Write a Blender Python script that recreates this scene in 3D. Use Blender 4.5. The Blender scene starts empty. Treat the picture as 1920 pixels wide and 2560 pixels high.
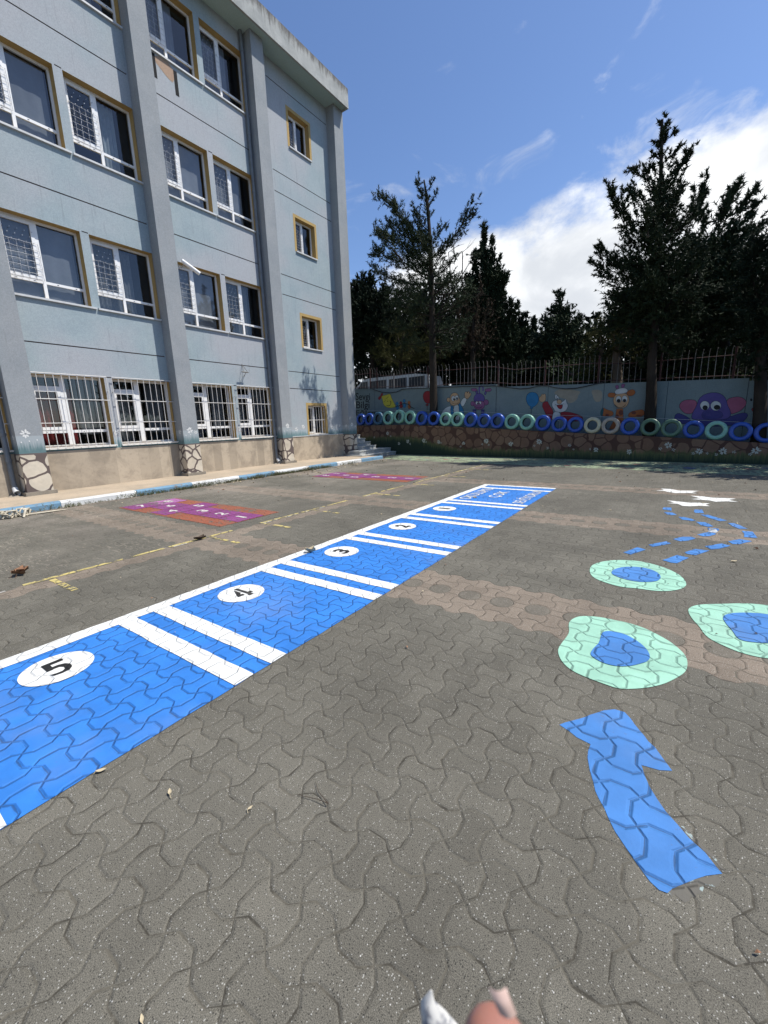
import bpy, bmesh, math, random
import numpy as np
from mathutils import Vector, Matrix
from mathutils.geometry import tessellate_polygon
S = bpy.context.scene
C = S.collection
R = math.radians

# ------------------------------------------------ camera, sky, sun, exposure
CAM_H = 1.5
F, YAW, PITCH, ROLL = 1037.0, 0.6098285, 0.2090842, -0.0335622      # measured from the vanishing points
_fw = np.array([-math.sin(YAW)*math.cos(PITCH), math.cos(YAW)*math.cos(PITCH), -math.sin(PITCH)])
_r0 = np.array([math.cos(YAW), math.sin(YAW), 0.0]); _u0 = np.cross(_r0, _fw)
_rt = _r0*math.cos(ROLL)+_u0*math.sin(ROLL); _up = -_r0*math.sin(ROLL)+_u0*math.cos(ROLL)
cd = bpy.data.cameras.new('camera'); cam = bpy.data.objects.new('camera', cd); C.objects.link(cam)
cam.matrix_world = Matrix(((_rt[0], _up[0], -_fw[0], 0), (_rt[1], _up[1], -_fw[1], 0), (_rt[2], _up[2], -_fw[2], CAM_H), (0, 0, 0, 1)))
cd.sensor_fit = 'VERTICAL'; cd.sensor_height = 36; cd.lens = F/2560*36
cd.clip_start = 0.01; cd.clip_end = 2000
cd.dof.use_dof = True; cd.dof.focus_distance = 3.2; cd.dof.aperture_fstop = 14
S.camera = cam

SUN = Vector((1, 0.675, 2.05)).normalized()
sd = bpy.data.lights.new('sun', 'SUN'); sd.energy = 5.0; sd.angle = R(0.53); sd.color = (1.0, 0.955, 0.89)
sun = bpy.data.objects.new('sun', sd); C.objects.link(sun); sun.rotation_euler = SUN.to_track_quat('Z', 'Y').to_euler()
sun.location = (10, 0, 30)

S.view_settings.view_transform = 'Standard'; S.view_settings.look = 'None'
S.view_settings.exposure = 0.26; S.view_settings.gamma = 1

W = bpy.data.worlds.new('World'); S.world = W; W.use_nodes = True

class NT:
    """small helper to write node trees as expressions"""
    def __init__(s, tree): s.t = tree; s.n = tree.nodes; s.l = tree.links
    def new(s, typ, **kw):
        nd = s.n.new(typ)
        for k, v in kw.items(): setattr(nd, k, v)
        return nd
    def put(s, sock, v):
        if isinstance(v, bpy.types.NodeSocket): s.l.new(v, sock)
        elif v is not None: sock.default_value = v
    def m(s, op, a, b=None, c=None, clamp=False):
        nd = s.new('ShaderNodeMath', operation=op, use_clamp=clamp)
        s.put(nd.inputs[0], a); s.put(nd.inputs[1], b); s.put(nd.inputs[2], c); return nd.outputs[0]
    def v(s, op, a, b=None):
        nd = s.new('ShaderNodeVectorMath', operation=op); s.put(nd.inputs[0], a); s.put(nd.inputs[1], b)
        return nd.outputs[1] if op in ('LENGTH', 'DOT_PRODUCT', 'DISTANCE') else nd.outputs[0]
    def sstep(s, x, lo, hi, a=0.0, b=1.0):
        nd = s.new('ShaderNodeMapRange', interpolation_type='SMOOTHSTEP')
        s.put(nd.inputs[0], x)
        for i, q in enumerate((lo, hi, a, b)): s.put(nd.inputs[1+i], q)
        return nd.outputs[0]
    def mix(s, f, a, b, mode='MIX'):
        nd = s.new('ShaderNodeMix', data_type='RGBA', blend_type=mode)
        s.put(nd.inputs[0], f); s.put(nd.inputs[6], a); s.put(nd.inputs[7], b); return nd.outputs[2]
    def noise(s, vec, scale, detail=3.0, rough=0.5, dist=0.0, color=False):
        nd = s.new('ShaderNodeTexNoise'); s.put(nd.inputs['Vector'], vec)
        nd.inputs['Scale'].default_value = scale; nd.inputs['Detail'].default_value = detail
        nd.inputs['Roughness'].default_value = rough; nd.inputs['Distortion'].default_value = dist
        return nd.outputs['Color' if color else 'Fac']
    def vor(s, vec, scale, feature='F1', rnd=1.0):
        nd = s.new('ShaderNodeTexVoronoi', feature=feature); s.put(nd.inputs['Vector'], vec)
        nd.inputs['Scale'].default_value = scale; nd.inputs['Randomness'].default_value = rnd; return nd
    def white(s, vec):
        nd = s.new('ShaderNodeTexWhiteNoise', noise_dimensions='3D'); s.put(nd.inputs[0], vec); return nd.outputs[0]
    def xyz(s, vec):
        nd = s.new('ShaderNodeSeparateXYZ'); s.put(nd.inputs[0], vec); return nd.outputs
    def comb(s, x, y, z):
        nd = s.new('ShaderNodeCombineXYZ')
        for i, q in enumerate((x, y, z)): s.put(nd.inputs[i], q)
        return nd.outputs[0]

ALB = 0.84      # the picture is exposed a little over, so paints are darker than they look
def c4(c): return (c[0]*ALB, c[1]*ALB, c[2]*ALB, 1.0)

# sky: Nishita air plus clouds placed by direction
t = NT(W.node_tree); t.n.clear()
out = t.new('ShaderNodeOutputWorld'); bg = t.new('ShaderNodeBackground'); t.l.new(bg.outputs[0], out.inputs[0])
sky = t.new('ShaderNodeTexSky', sky_type='NISHITA'); sky.sun_disc = False
sky.sun_elevation = math.asin(SUN.z); sky.sun_rotation = math.atan2(SUN.x, SUN.y)
sky.altitude = 100; sky.air_density = 1.0; sky.dust_density = 0.6; sky.ozone_density = 2.0
g = t.new('ShaderNodeTexCoord').outputs['Generated']
d = t.v('NORMALIZE', g); X, Y, Z = t.xyz(d)
az = t.m('MULTIPLY', t.m('ARCTAN2', X, Y), 57.29578); el = t.m('MULTIPLY', t.m('ARCSINE', Z), 57.29578)
n1 = t.noise(t.v('MULTIPLY', d, (1, 1, 1.6)), 5.0, 8, 0.62, 0.15)
n2 = t.noise(d, 2.3, 3, 0.5)
# upper rim of the cloud bank rises towards the right (towards +azimuth)
rim = t.m('ADD', 23.0, t.m('MULTIPLY', t.m('ADD', az, 24), 0.11))
rim = t.m('SUBTRACT', rim, t.m('MULTIPLY', t.m('MAXIMUM', t.m('SUBTRACT', -26, az), 0), 0.30))
rim = t.m('SUBTRACT', rim, t.m('MULTIPLY', t.m('MAXIMUM', t.m('SUBTRACT', az, 16), 0), 0.9))      # the bank ends past the right edge
edge = t.m('SUBTRACT', rim, el)
dens = t.m('ADD', t.m('MULTIPLY', edge, 0.28), t.m('MULTIPLY', t.m('SUBTRACT', n1, 0.5), 4.2))
cl = t.sstep(dens, 0.0, 1.15)
wisp = t.sstep(t.m('ADD', t.m('MULTIPLY', t.noise(t.v('MULTIPLY', d, (2.2, 1.0, 4.0)), 3.2, 9, 0.6, 0.6), 1.0),
        t.m('MULTIPLY', t.m('ABSOLUTE', t.m('SUBTRACT', el, 26)), -0.012)), 0.52, 0.72)
wisp = t.m('MULTIPLY', wisp, 0.4)
cover = t.m('MAXIMUM', cl, wisp)
shade = t.sstep(t.noise(t.v('MULTIPLY', d, (1.2, 1.2, 2.0)), 4.0, 6, 0.55, 0.4), 0.36, 0.66)
ccol = t.mix(shade, c4((8.0, 8.4, 9.0)), c4((12.2, 12.4, 12.6)))
skyc = t.mix(1.0, sky.outputs[0], (1.12, 1.25, 1.48, 1), 'MULTIPLY')
t.put(bg.inputs[0], t.mix(cover, skyc, ccol)); bg.inputs[1].default_value = 0.095

# ------------------------------------------------ geometry helpers
def ray(px, py):
    """direction of a point of the photograph (1920 x 2560)"""
    v = _fw*F + _rt*(px-960) - _up*(py-1280); return v
def at_y(px, py, Y):
    v = ray(px, py); k = Y/v[1]; return np.array([v[0]*k, Y, CAM_H+v[2]*k])

class MB:
    """collects shapes into one mesh; faces may carry different materials"""
    def __init__(s): s.v = []; s.f = []; s.mi = []; s.mats = []; s.sm = []
    def mat(s, m):
        if m not in s.mats: s.mats.append(m)
        return s.mats.index(m)
    def add(s, vs, fs, m=None, smooth=False):
        o = len(s.v); s.v += [tuple(float(q) for q in p) for p in vs]
        k = s.mat(m) if m else 0
        for f in fs: s.f.append([o+i for i in f]); s.mi.append(k); s.sm.append(smooth)
    def box(s, lo, hi, m=None, open_=()):
        x0, y0, z0 = lo; x1, y1, z1 = hi
        vs = [(x0,y0,z0),(x1,y0,z0),(x1,y1,z0),(x0,y1,z0),(x0,y0,z1),(x1,y0,z1),(x1,y1,z1),(x0,y1,z1)]
        s.add(vs, [(0,3,2,1),(4,5,6,7),(0,1,5,4),(1,2,6,5),(2,3,7,6),(3,0,4,7)], m)
    def quad(s, a, b, c, d, m=None): s.add([a, b, c, d], [(0,1,2,3)], m)
    def tube(s, pts, rad, seg=8, m=None, caps=True, smooth=True, flat=1.0):
        pts = [Vector(p) for p in pts]; n = len(pts)
        if not hasattr(rad, '__len__'): rad = [rad]*n
        vs = []; prev = None
        for i, p in enumerate(pts):
            d = (pts[min(i+1, n-1)]-pts[max(i-1, 0)]); d = d.normalized() if d.length > 1e-9 else Vector((0,0,1))
            if prev is None:
                a = Vector((0,0,1)) if abs(d.z) < .9 else Vector((1,0,0)); u = d.cross(a).normalized()
            else: u = (prev-d*prev.dot(d)).normalized()
            prev = u; w = d.cross(u)
            for k in range(seg):
                an = 2*math.pi*k/seg; vs.append(p+u*math.cos(an)*rad[i]+w*math.sin(an)*rad[i]*flat)
        fs = [(i*seg+k, i*seg+(k+1)%seg, (i+1)*seg+(k+1)%seg, (i+1)*seg+k) for i in range(n-1) for k in range(seg)]
        s.add(vs, fs, m, smooth)
        if caps:
            s.add([vs[k] for k in range(seg)], [tuple(range(seg))[::-1]], m); s.add(vs[-seg:], [tuple(range(seg))], m)
    def poly(s, pts3, m=None):
        tr = tessellate_polygon([[Vector(p) for p in pts3]])
        s.add(pts3, [tuple(f) for f in tr], m)
    def ring_extrude(s, outline, a, b, m=None, smooth=False):
        """outline: list of 2-D points; a,b: functions (p)->3-D for back and front"""
        n = len(outline); vs = [a(p) for p in outline]+[b(p) for p in outline]
        s.add(vs, [(i, (i+1) % n, n+(i+1) % n, n+i) for i in range(n)], m, smooth)
        s.poly([b(p) for p in outline], m); s.poly([a(p) for p in outline][::-1], m)
    def build(s, name, m=None, parent=None, loc=None):
        me = bpy.data.meshes.new(name); me.from_pydata(s.v, [], s.f)
        ms = s.mats if s.mats else [m]
        for q in ms: me.materials.append(q)
        if s.mats: me.polygons.foreach_set('material_index', s.mi)
        me.polygons.foreach_set('use_smooth', s.sm); me.update()
        return link(name, me, parent, loc)
def link(name, me, parent=None, loc=None):
    o = bpy.data.objects.new(name, me); C.objects.link(o)
    if parent: o.parent = parent
    if loc is not None: o.location = loc
    return o
def fixn(o):
    bm = bmesh.new(); bm.from_mesh(o.data); bmesh.ops.remove_doubles(bm, verts=bm.verts, dist=1e-5)
    bmesh.ops.recalc_face_normals(bm, faces=bm.faces); bm.to_mesh(o.data); bm.free(); return o
def tag(o, label, cat, group=None, kind=None):
    if label: o['label'] = label
    if cat: o['category'] = cat
    if group: o['group'] = group
    if kind: o['kind'] = kind
    return o
def thing(name, label, cat, loc=(0,0,0), rz=0.0, group=None):
    o = bpy.data.objects.new(name, None); C.objects.link(o); o.location = loc; o.rotation_euler = (0,0,rz)
    o.empty_display_size = 0.2
    return tag(o, label, cat, group)
def struct(o): o['kind'] = 'structure'; return o
def dup(o, parent=None, loc=None):
    c = o.copy(); C.objects.link(c)
    if parent: c.parent = parent
    if loc is not None: c.location = loc
    for ch in list(o.children): dup(ch, c)
    return c

# ------------------------------------------------ materials
def mat(name):
    m = bpy.data.materials.new(name); m.use_nodes = True; t = NT(m.node_tree)
    b = m.node_tree.nodes['Principled BSDF']; return m, t, b
def plain(name, col, rough=0.6, metal=0.0, var=0.0, scale=8.0, bump=0.0, bscale=60.0, spec=None):
    m, t, b = mat(name); pos = t.new('ShaderNodeNewGeometry').outputs['Position']
    if var:
        n = t.noise(pos, scale, 5, 0.6)
        k = t.sstep(n, 0.3, 0.7, 1-var, 1+var); t.put(b.inputs['Base Color'], t.v('SCALE', c4(col)[:3], None) if 0 else t.mix(1.0, c4(col), t.comb(k, k, k), 'MULTIPLY'))
    else: b.inputs['Base Color'].default_value = c4(col)
    b.inputs['Roughness'].default_value = rough; b.inputs['Metallic'].default_value = metal
    if spec is not None: b.inputs['Specular IOR Level'].default_value = spec
    if bump:
        bp = t.new('ShaderNodeBump'); bp.inputs['Strength'].default_value = bump; bp.inputs['Distance'].default_value = 0.004
        t.put(bp.inputs['Height'], t.noise(pos, bscale, 4, 0.6)); t.l.new(bp.outputs[0], b.inputs['Normal'])
    return m

# the interlocking pavers: every joint follows the 145 mm lattice of the yard
def paver_group():
    ng = bpy.data.node_groups.new('pavers', 'ShaderNodeTree')
    for nm, ty in (('Joint', 'NodeSocketFloat'), ('Height', 'NodeSocketFloat'), ('Brown', 'NodeSocketFloat'), ('Cell', 'NodeSocketFloat'), ('Depth', 'NodeSocketFloat')):
        ng.interface.new_socket(nm, in_out='OUTPUT', socket_type=ty)
    t = NT(ng); out = t.new('NodeGroupOutput')
    pos = t.new('ShaderNodeNewGeometry').outputs['Position']
    wob = t.noise(pos, 9.0, 2, 0.5, color=True)
    wx, wy, _ = t.xyz(wob)
    px, py, pz = t.xyz(pos)
    px = t.m('ADD', px, t.m('MULTIPLY', t.m('SUBTRACT', wx, 0.5), 0.006)); py = t.m('ADD', py, t.m('MULTIPLY', t.m('SUBTRACT', wy, 0.5), 0.006))
    u = t.m('DIVIDE', t.m('ADD', px, 2.304), 0.145); v = t.m('DIVIDE', t.m('SUBTRACT', py, 1.117), 0.145)
    ui, vi = t.m('ROUND', u), t.m('ROUND', v); uf, vf = t.m('FLOOR', u), t.m('FLOOR', v); fu, fv = t.m('FRACT', u), t.m('FRACT', v)
    def h(q):
        tri = t.m('MINIMUM', q, t.m('SUBTRACT', 1, q)); return t.m('MULTIPLY', t.m('MINIMUM', t.m('DIVIDE', tri, 0.24), 1.0), 0.195)
    def sgn(a, b):  # +1 when a+b is even
        f = t.m('FRACT', t.m('MULTIPLY', t.m('ADD', a, b), 0.5)); return t.m('SUBTRACT', 1, t.m('MULTIPLY', t.m('GREATER_THAN', f, 0.25), 2))
    offV = t.m('MULTIPLY', sgn(ui, vf), h(fv)); offH = t.m('MULTIPLY', t.m('MULTIPLY', sgn(uf, vi), -1), h(fu))
    dV = t.m('ABSOLUTE', t.m('SUBTRACT', t.m('SUBTRACT', u, ui), offV)); dH = t.m('ABSOLUTE', t.m('SUBTRACT', t.m('SUBTRACT', v, vi), offH))
    d = t.m('MINIMUM', dV, dH)
    uc = t.m('FLOOR', t.m('SUBTRACT', u, offV)); vc = t.m('FLOOR', t.m('SUBTRACT', v, offH))
    # bands of brown pavers, with round grey pavers in their middle row
    def band(c, w, q): return t.m('LESS_THAN', t.m('ABSOLUTE', t.m('SUBTRACT', q, c)), w)
    bx = t.m('MAXIMUM', t.m('MAXIMUM', band(14, 2.4, vc), band(37, 2.4, vc)), band(60, 2.4, vc))
    by = t.m('MAXIMUM', band(-20.5, 0.8, uc), band(-56.5, 0.8, uc))
    du = t.m('MULTIPLY', t.m('ABSOLUTE', t.m('SUBTRACT', t.m('FRACT', t.m('ADD', t.m('MULTIPLY', u, 0.5), 0.25)), 0.5)), 2)
    r = None
    for c in (14.5, 37.5, 60.5):
        dv = t.m('SUBTRACT', v, c); q = t.m('SQRT', t.m('ADD', t.m('MULTIPLY', du, du), t.m('MULTIPLY', dv, dv)))
        r = q if r is None else t.m('MINIMUM', r, q)
    inside = t.m('LESS_THAN', r, 0.66)
    ringd = t.m('ABSOLUTE', t.m('SUBTRACT', r, 0.66))
    d = t.m('MINIMUM', t.m('ADD', d, t.m('MULTIPLY', inside, 9)), ringd)
    d = t.m('MULTIPLY', d, 0.145)
    wv = t.m('MULTIPLY', t.m('SUBTRACT', t.noise(pos, 7.0, 4, 0.65), 0.46), 0.0160)
    joint = t.sstep(d, t.m('ADD', wv, 0.0), t.m('ADD', wv, 0.0038), 1.0, 0.0)
    cell = t.white(t.comb(t.m('ADD', uc, 0.5), t.m('ADD', vc, 0.5), inside))
    brown = t.m('MULTIPLY', t.m('MAXIMUM', bx, by), t.m('SUBTRACT', 1, t.m('MULTIPLY', inside, 0.72)))
    hgt = t.sstep(d, 0.001, 0.014)
    hgt = t.m('ADD', hgt, t.m('MULTIPLY', cell, 0.25))
    for i, q in enumerate((joint, hgt, brown, cell)): t.put(out.inputs[i], q)
    t.put(out.inputs[4], t.noise(pos, 2.0, 2))
    return ng
PG = paver_group()

def mat_ground():
    m, t, b = mat('paving'); pg = t.new('ShaderNodeGroup', node_tree=PG); J, Hh, B, Ce, _ = pg.outputs
    pos = t.new('ShaderNodeNewGeometry').outputs['Position']
    col = t.mix(B, c4((0.133, 0.124, 0.101)), c4((0.212, 0.174, 0.136)))
    k = t.m('ADD', 0.93, t.m('MULTIPLY', Ce, 0.18)); col = t.mix(1.0, col, t.comb(k, k, k), 'MULTIPLY')
    st = t.sstep(t.noise(pos, 0.9, 6, 0.62, 0.4), 0.3, 0.72, 0.80, 1.17); col = t.mix(1.0, col, t.comb(st, st, t.m('MULTIPLY', st, 0.985)), 'MULTIPLY')
    gr = t.sstep(t.noise(pos, 330.0, 3, 0.7), 0.34, 0.66, 0.52, 1.50); col = t.mix(1.0, col, t.comb(gr, gr, gr), 'MULTIPLY')
    for sc, lim, colr, pick in ((150.0, 0.30, (0.02, 0.02, 0.018), 0.7), (120.0, 0.23, (0.46, 0.45, 0.40), 0.70), (46.0, 0.09, (0.66, 0.64, 0.59), 0.86)):
        vo = t.vor(pos, sc); rx = t.xyz(vo.outputs['Color'])[0]
        f = t.m('MULTIPLY', t.m('LESS_THAN', vo.outputs['Distance'], lim), t.m('GREATER_THAN', rx, pick))
        col = t.mix(t.m('MULTIPLY', f, 0.75), col, c4(colr))
    # dust and wear towards the kerb, worn white splashes
    px, py, _z = t.xyz(pos)
    dusty = t.m('MULTIPLY', t.sstep(px, -5.0, -10.5), t.sstep(t.noise(pos, 0.7, 5, 0.6), 0.42, 0.66)); col = t.mix(t.m('MULTIPLY', dusty, 0.5), col, c4((0.34, 0.295, 0.245)))
    spl = t.m('MULTIPLY', t.sstep(t.noise(pos, 5.5, 7, 0.7, 0.6), 0.69, 0.73), t.m('MULTIPLY', t.sstep(px, -4.2, -5.5), t.sstep(py, 0.8, 1.6)))
    spl = t.m('MULTIPLY', spl, t.sstep(t.noise(pos, 0.6, 2), 0.5, 0.62)); col = t.mix(t.m('MULTIPLY', spl, 0.7), col, c4((0.6, 0.58, 0.52)))
    dk = t.sstep(t.noise(pos, 6.0, 5, 0.6, 0.3), 0.70, 0.80); col = t.mix(t.m('MULTIPLY', dk, 0.6), col, c4((0.06, 0.06, 0.045)))
    # joints: sand in most, dark gap or moss in some
    jc = t.mix(t.sstep(t.noise(pos, 5.5, 5, 0.7), 0.42, 0.55), c4((0.045, 0.040, 0.030)), c4((0.125, 0.113, 0.086)))
    sand = t.m('MULTIPLY', t.sstep(px, -3.9, -6.5), t.sstep(t.noise(pos, 0.55, 5, 0.65), 0.46, 0.60)); jc = t.mix(t.m('MULTIPLY', sand, 0.9), jc, c4((0.40, 0.35, 0.27)))
    sj = t.m('MULTIPLY', sand, t.sstep(t.noise(t.v('MULTIPLY', pos, (3, 9, 3)), 2.2, 6, 0.7), 0.52, 0.66)); col = t.mix(t.m('MULTIPLY', sj, 0.6), col, c4((0.36, 0.32, 0.255)))
    col = t.mix(t.m('MULTIPLY', J, 0.85), col, jc)
    t.put(b.inputs['Base Color'], col); b.inputs['Roughness'].default_value = 0.92; b.inputs['Specular IOR Level'].default_value = 0.25
    bp = t.new('ShaderNodeBump'); bp.inputs['Strength'].default_value = 0.65; bp.inputs['Distance'].default_value = 0.006; t.put(bp.inputs['Height'], Hh)
    b2 = t.new('ShaderNodeBump'); b2.inputs['Strength'].default_value = 0.55; b2.inputs['Distance'].default_value = 0.002; t.put(b2.inputs['Height'], t.noise(pos, 260.0, 3, 0.7))
    t.l.new(bp.outputs[0], b2.inputs['Normal']); t.l.new(b2.outputs[0], b.inputs['Normal'])
    return m
def mat_paint(name, col, worn=0.0, jd=0.75, rough=0.72, under=(0.135, 0.126, 0.104), dirt=0.15):
    m, t, b = mat(name); pg = t.new('ShaderNodeGroup', node_tree=PG); J, Hh, B, Ce, _ = pg.outputs
    pos = t.new('ShaderNodeNewGeometry').outputs['Position']
    k = t.m('ADD', 0.97, t.m('MULTIPLY', Ce, 0.06)); st = t.sstep(t.noise(pos, 3.0, 6, 0.65), 0.3, 0.7, 1-dirt, 1+dirt*0.6); k = t.m('MULTIPLY', k, st)
    base = t.mix(1.0, c4(col), t.comb(k, k, k), 'MULTIPLY')
    base = t.mix(t.m('MULTIPLY', J, jd), base, c4(tuple(q*0.30+0.012 for q in col)))
    fl_ = t.m('MULTIPLY', t.sstep(t.noise(pos, 38.0, 7, 0.72, 0.3), 0.63, 0.67), t.sstep(t.noise(pos, 1.7, 3), 0.46, 0.62)); base = t.mix(t.m('MULTIPLY', fl_, 0.6), base, c4(under)); du_ = t.sstep(t.noise(pos, 0.8, 5, 0.65), 0.5, 0.72); base = t.mix(t.m('MULTIPLY', du_, 0.14), base, c4((0.42, 0.40, 0.35)))
    sp = t.m('GREATER_THAN', t.noise(pos, 95.0, 3, 0.6), 0.72); base = t.mix(t.m('MULTIPLY', sp, 0.6), base, c4(tuple(q*0.35+0.02 for q in col)))
    if worn:
        w = t.sstep(t.m('ADD', t.noise(pos, 14.0, 7, 0.7, 0.5), t.m('MULTIPLY', t.noise(pos, 2.2, 2), 0.5)), 0.95-worn*0.45, 1.0-worn*0.45)
        w = t.m('MAXIMUM', w, t.m('MULTIPLY', J, 0.85)); base = t.mix(w, base, c4(under))
    t.put(b.inputs['Base Color'], base); b.inputs['Roughness'].default_value = rough; b.inputs['Specular IOR Level'].default_value = 0.3
    bp = t.new('ShaderNodeBump'); bp.inputs['Strength'].default_value = 1.0; bp.inputs['Distance'].default_value = 0.0075; t.put(bp.inputs['Height'], Hh)
    b2 = t.new('ShaderNodeBump'); b2.inputs['Strength'].default_value = 0.6; b2.inputs['Distance'].default_value = 0.0025; t.put(b2.inputs['Height'], t.noise(pos, 170.0, 4, 0.7))
    t.l.new(bp.outputs[0], b2.inputs['Normal']); t.l.new(b2.outputs[0], b.inputs['Normal'])
    return m
def mat_wall(name, col, var=0.07, bump=0.5, streak=0.0, warm=(0.98, 0.95, 0.93)):
    m, t, b = mat(name); pos = t.new('ShaderNodeNewGeometry').outputs['Position']
    n = t.sstep(t.noise(pos, 1.1, 7, 0.66, 0.5), 0.32, 0.68, 0.0, 1.0)
    base = t.mix(n, c4(tuple(q*(1-var) for q in col)), c4(tuple(q*(1+var)*w for q, w in zip(col, warm))))
    if len(warm) > 3: base = t.mix(t.sstep(t.noise(pos, 0.35, 3, 0.5), 0.38, 0.62), base, c4(warm[3]))
    f = t.sstep(t.noise(pos, 45.0, 4, 0.7), 0.33, 0.67, 0.90, 1.09); base = t.mix(1.0, base, t.comb(f, f, f), 'MULTIPLY')
    if streak:
        s_ = t.sstep(t.noise(t.v('MULTIPLY', pos, (6, 6, 0.5)), 2.2, 6, 0.7), 0.55, 0.72); base = t.mix(t.m('MULTIPLY', s_, streak), base, c4((0.10, 0.095, 0.085)))
    t.put(b.inputs['Base Color'], base); b.inputs['Roughness'].default_value = 0.9; b.inputs['Specular IOR Level'].default_value = 0.2
    bp = t.new('ShaderNodeBump'); bp.inputs['Strength'].default_value = bump; bp.inputs['Distance'].default_value = 0.008; t.put(bp.inputs['Height'], t.noise(pos, 70.0, 4, 0.7))
    t.l.new(bp.outputs[0], b.inputs['Normal']); return m
M = {}
M['ground'] = mat_ground()
M['blue'] = mat_paint('blue_paint', (0.034, 0.205, 0.62)); M['white'] = mat_paint('white_paint', (0.80, 0.80, 0.75), jd=0.35, dirt=0.06)
M['blue2'] = mat_paint('light_blue_paint', (0.062, 0.215, 0.53)); M['mint'] = mat_paint('mint_paint', (0.33, 0.60, 0.45), jd=0.6)
M['black'] = mat_paint('black_paint', (0.018, 0.018, 0.018), jd=0.3)
M['purple'] = mat_paint('purple_paint', (0.245, 0.055, 0.20), 0.22); M['orange'] = mat_paint('orange_paint', (0.31, 0.095, 0.050), 0.30)
M['pink'] = mat_paint('pink_paint', (0.42, 0.15, 0.36), 0.3); M['oldwhite'] = mat_paint('old_white_paint', (0.66, 0.63, 0.58), 0.12)
M['yellow'] = mat_paint('worn_yellow_paint', (0.60, 0.49, 0.18), 0.36); M['whitew'] = mat_paint('worn_white_paint', (0.62, 0.60, 0.54), 0.45)
M['greeny'] = mat_paint('faded_green_paint', (0.29, 0.36, 0.22), 0.42); M['tealw'] = mat_paint('scuffed_teal_paint', (0.34, 0.42, 0.40), 0.62)
M['leafred'] = mat_paint('faded_red_paint', (0.36, 0.13, 0.11), 0.45); M['leafblue'] = mat_paint('faded_blue_paint', (0.07, 0.11, 0.36), 0.45)

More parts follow.
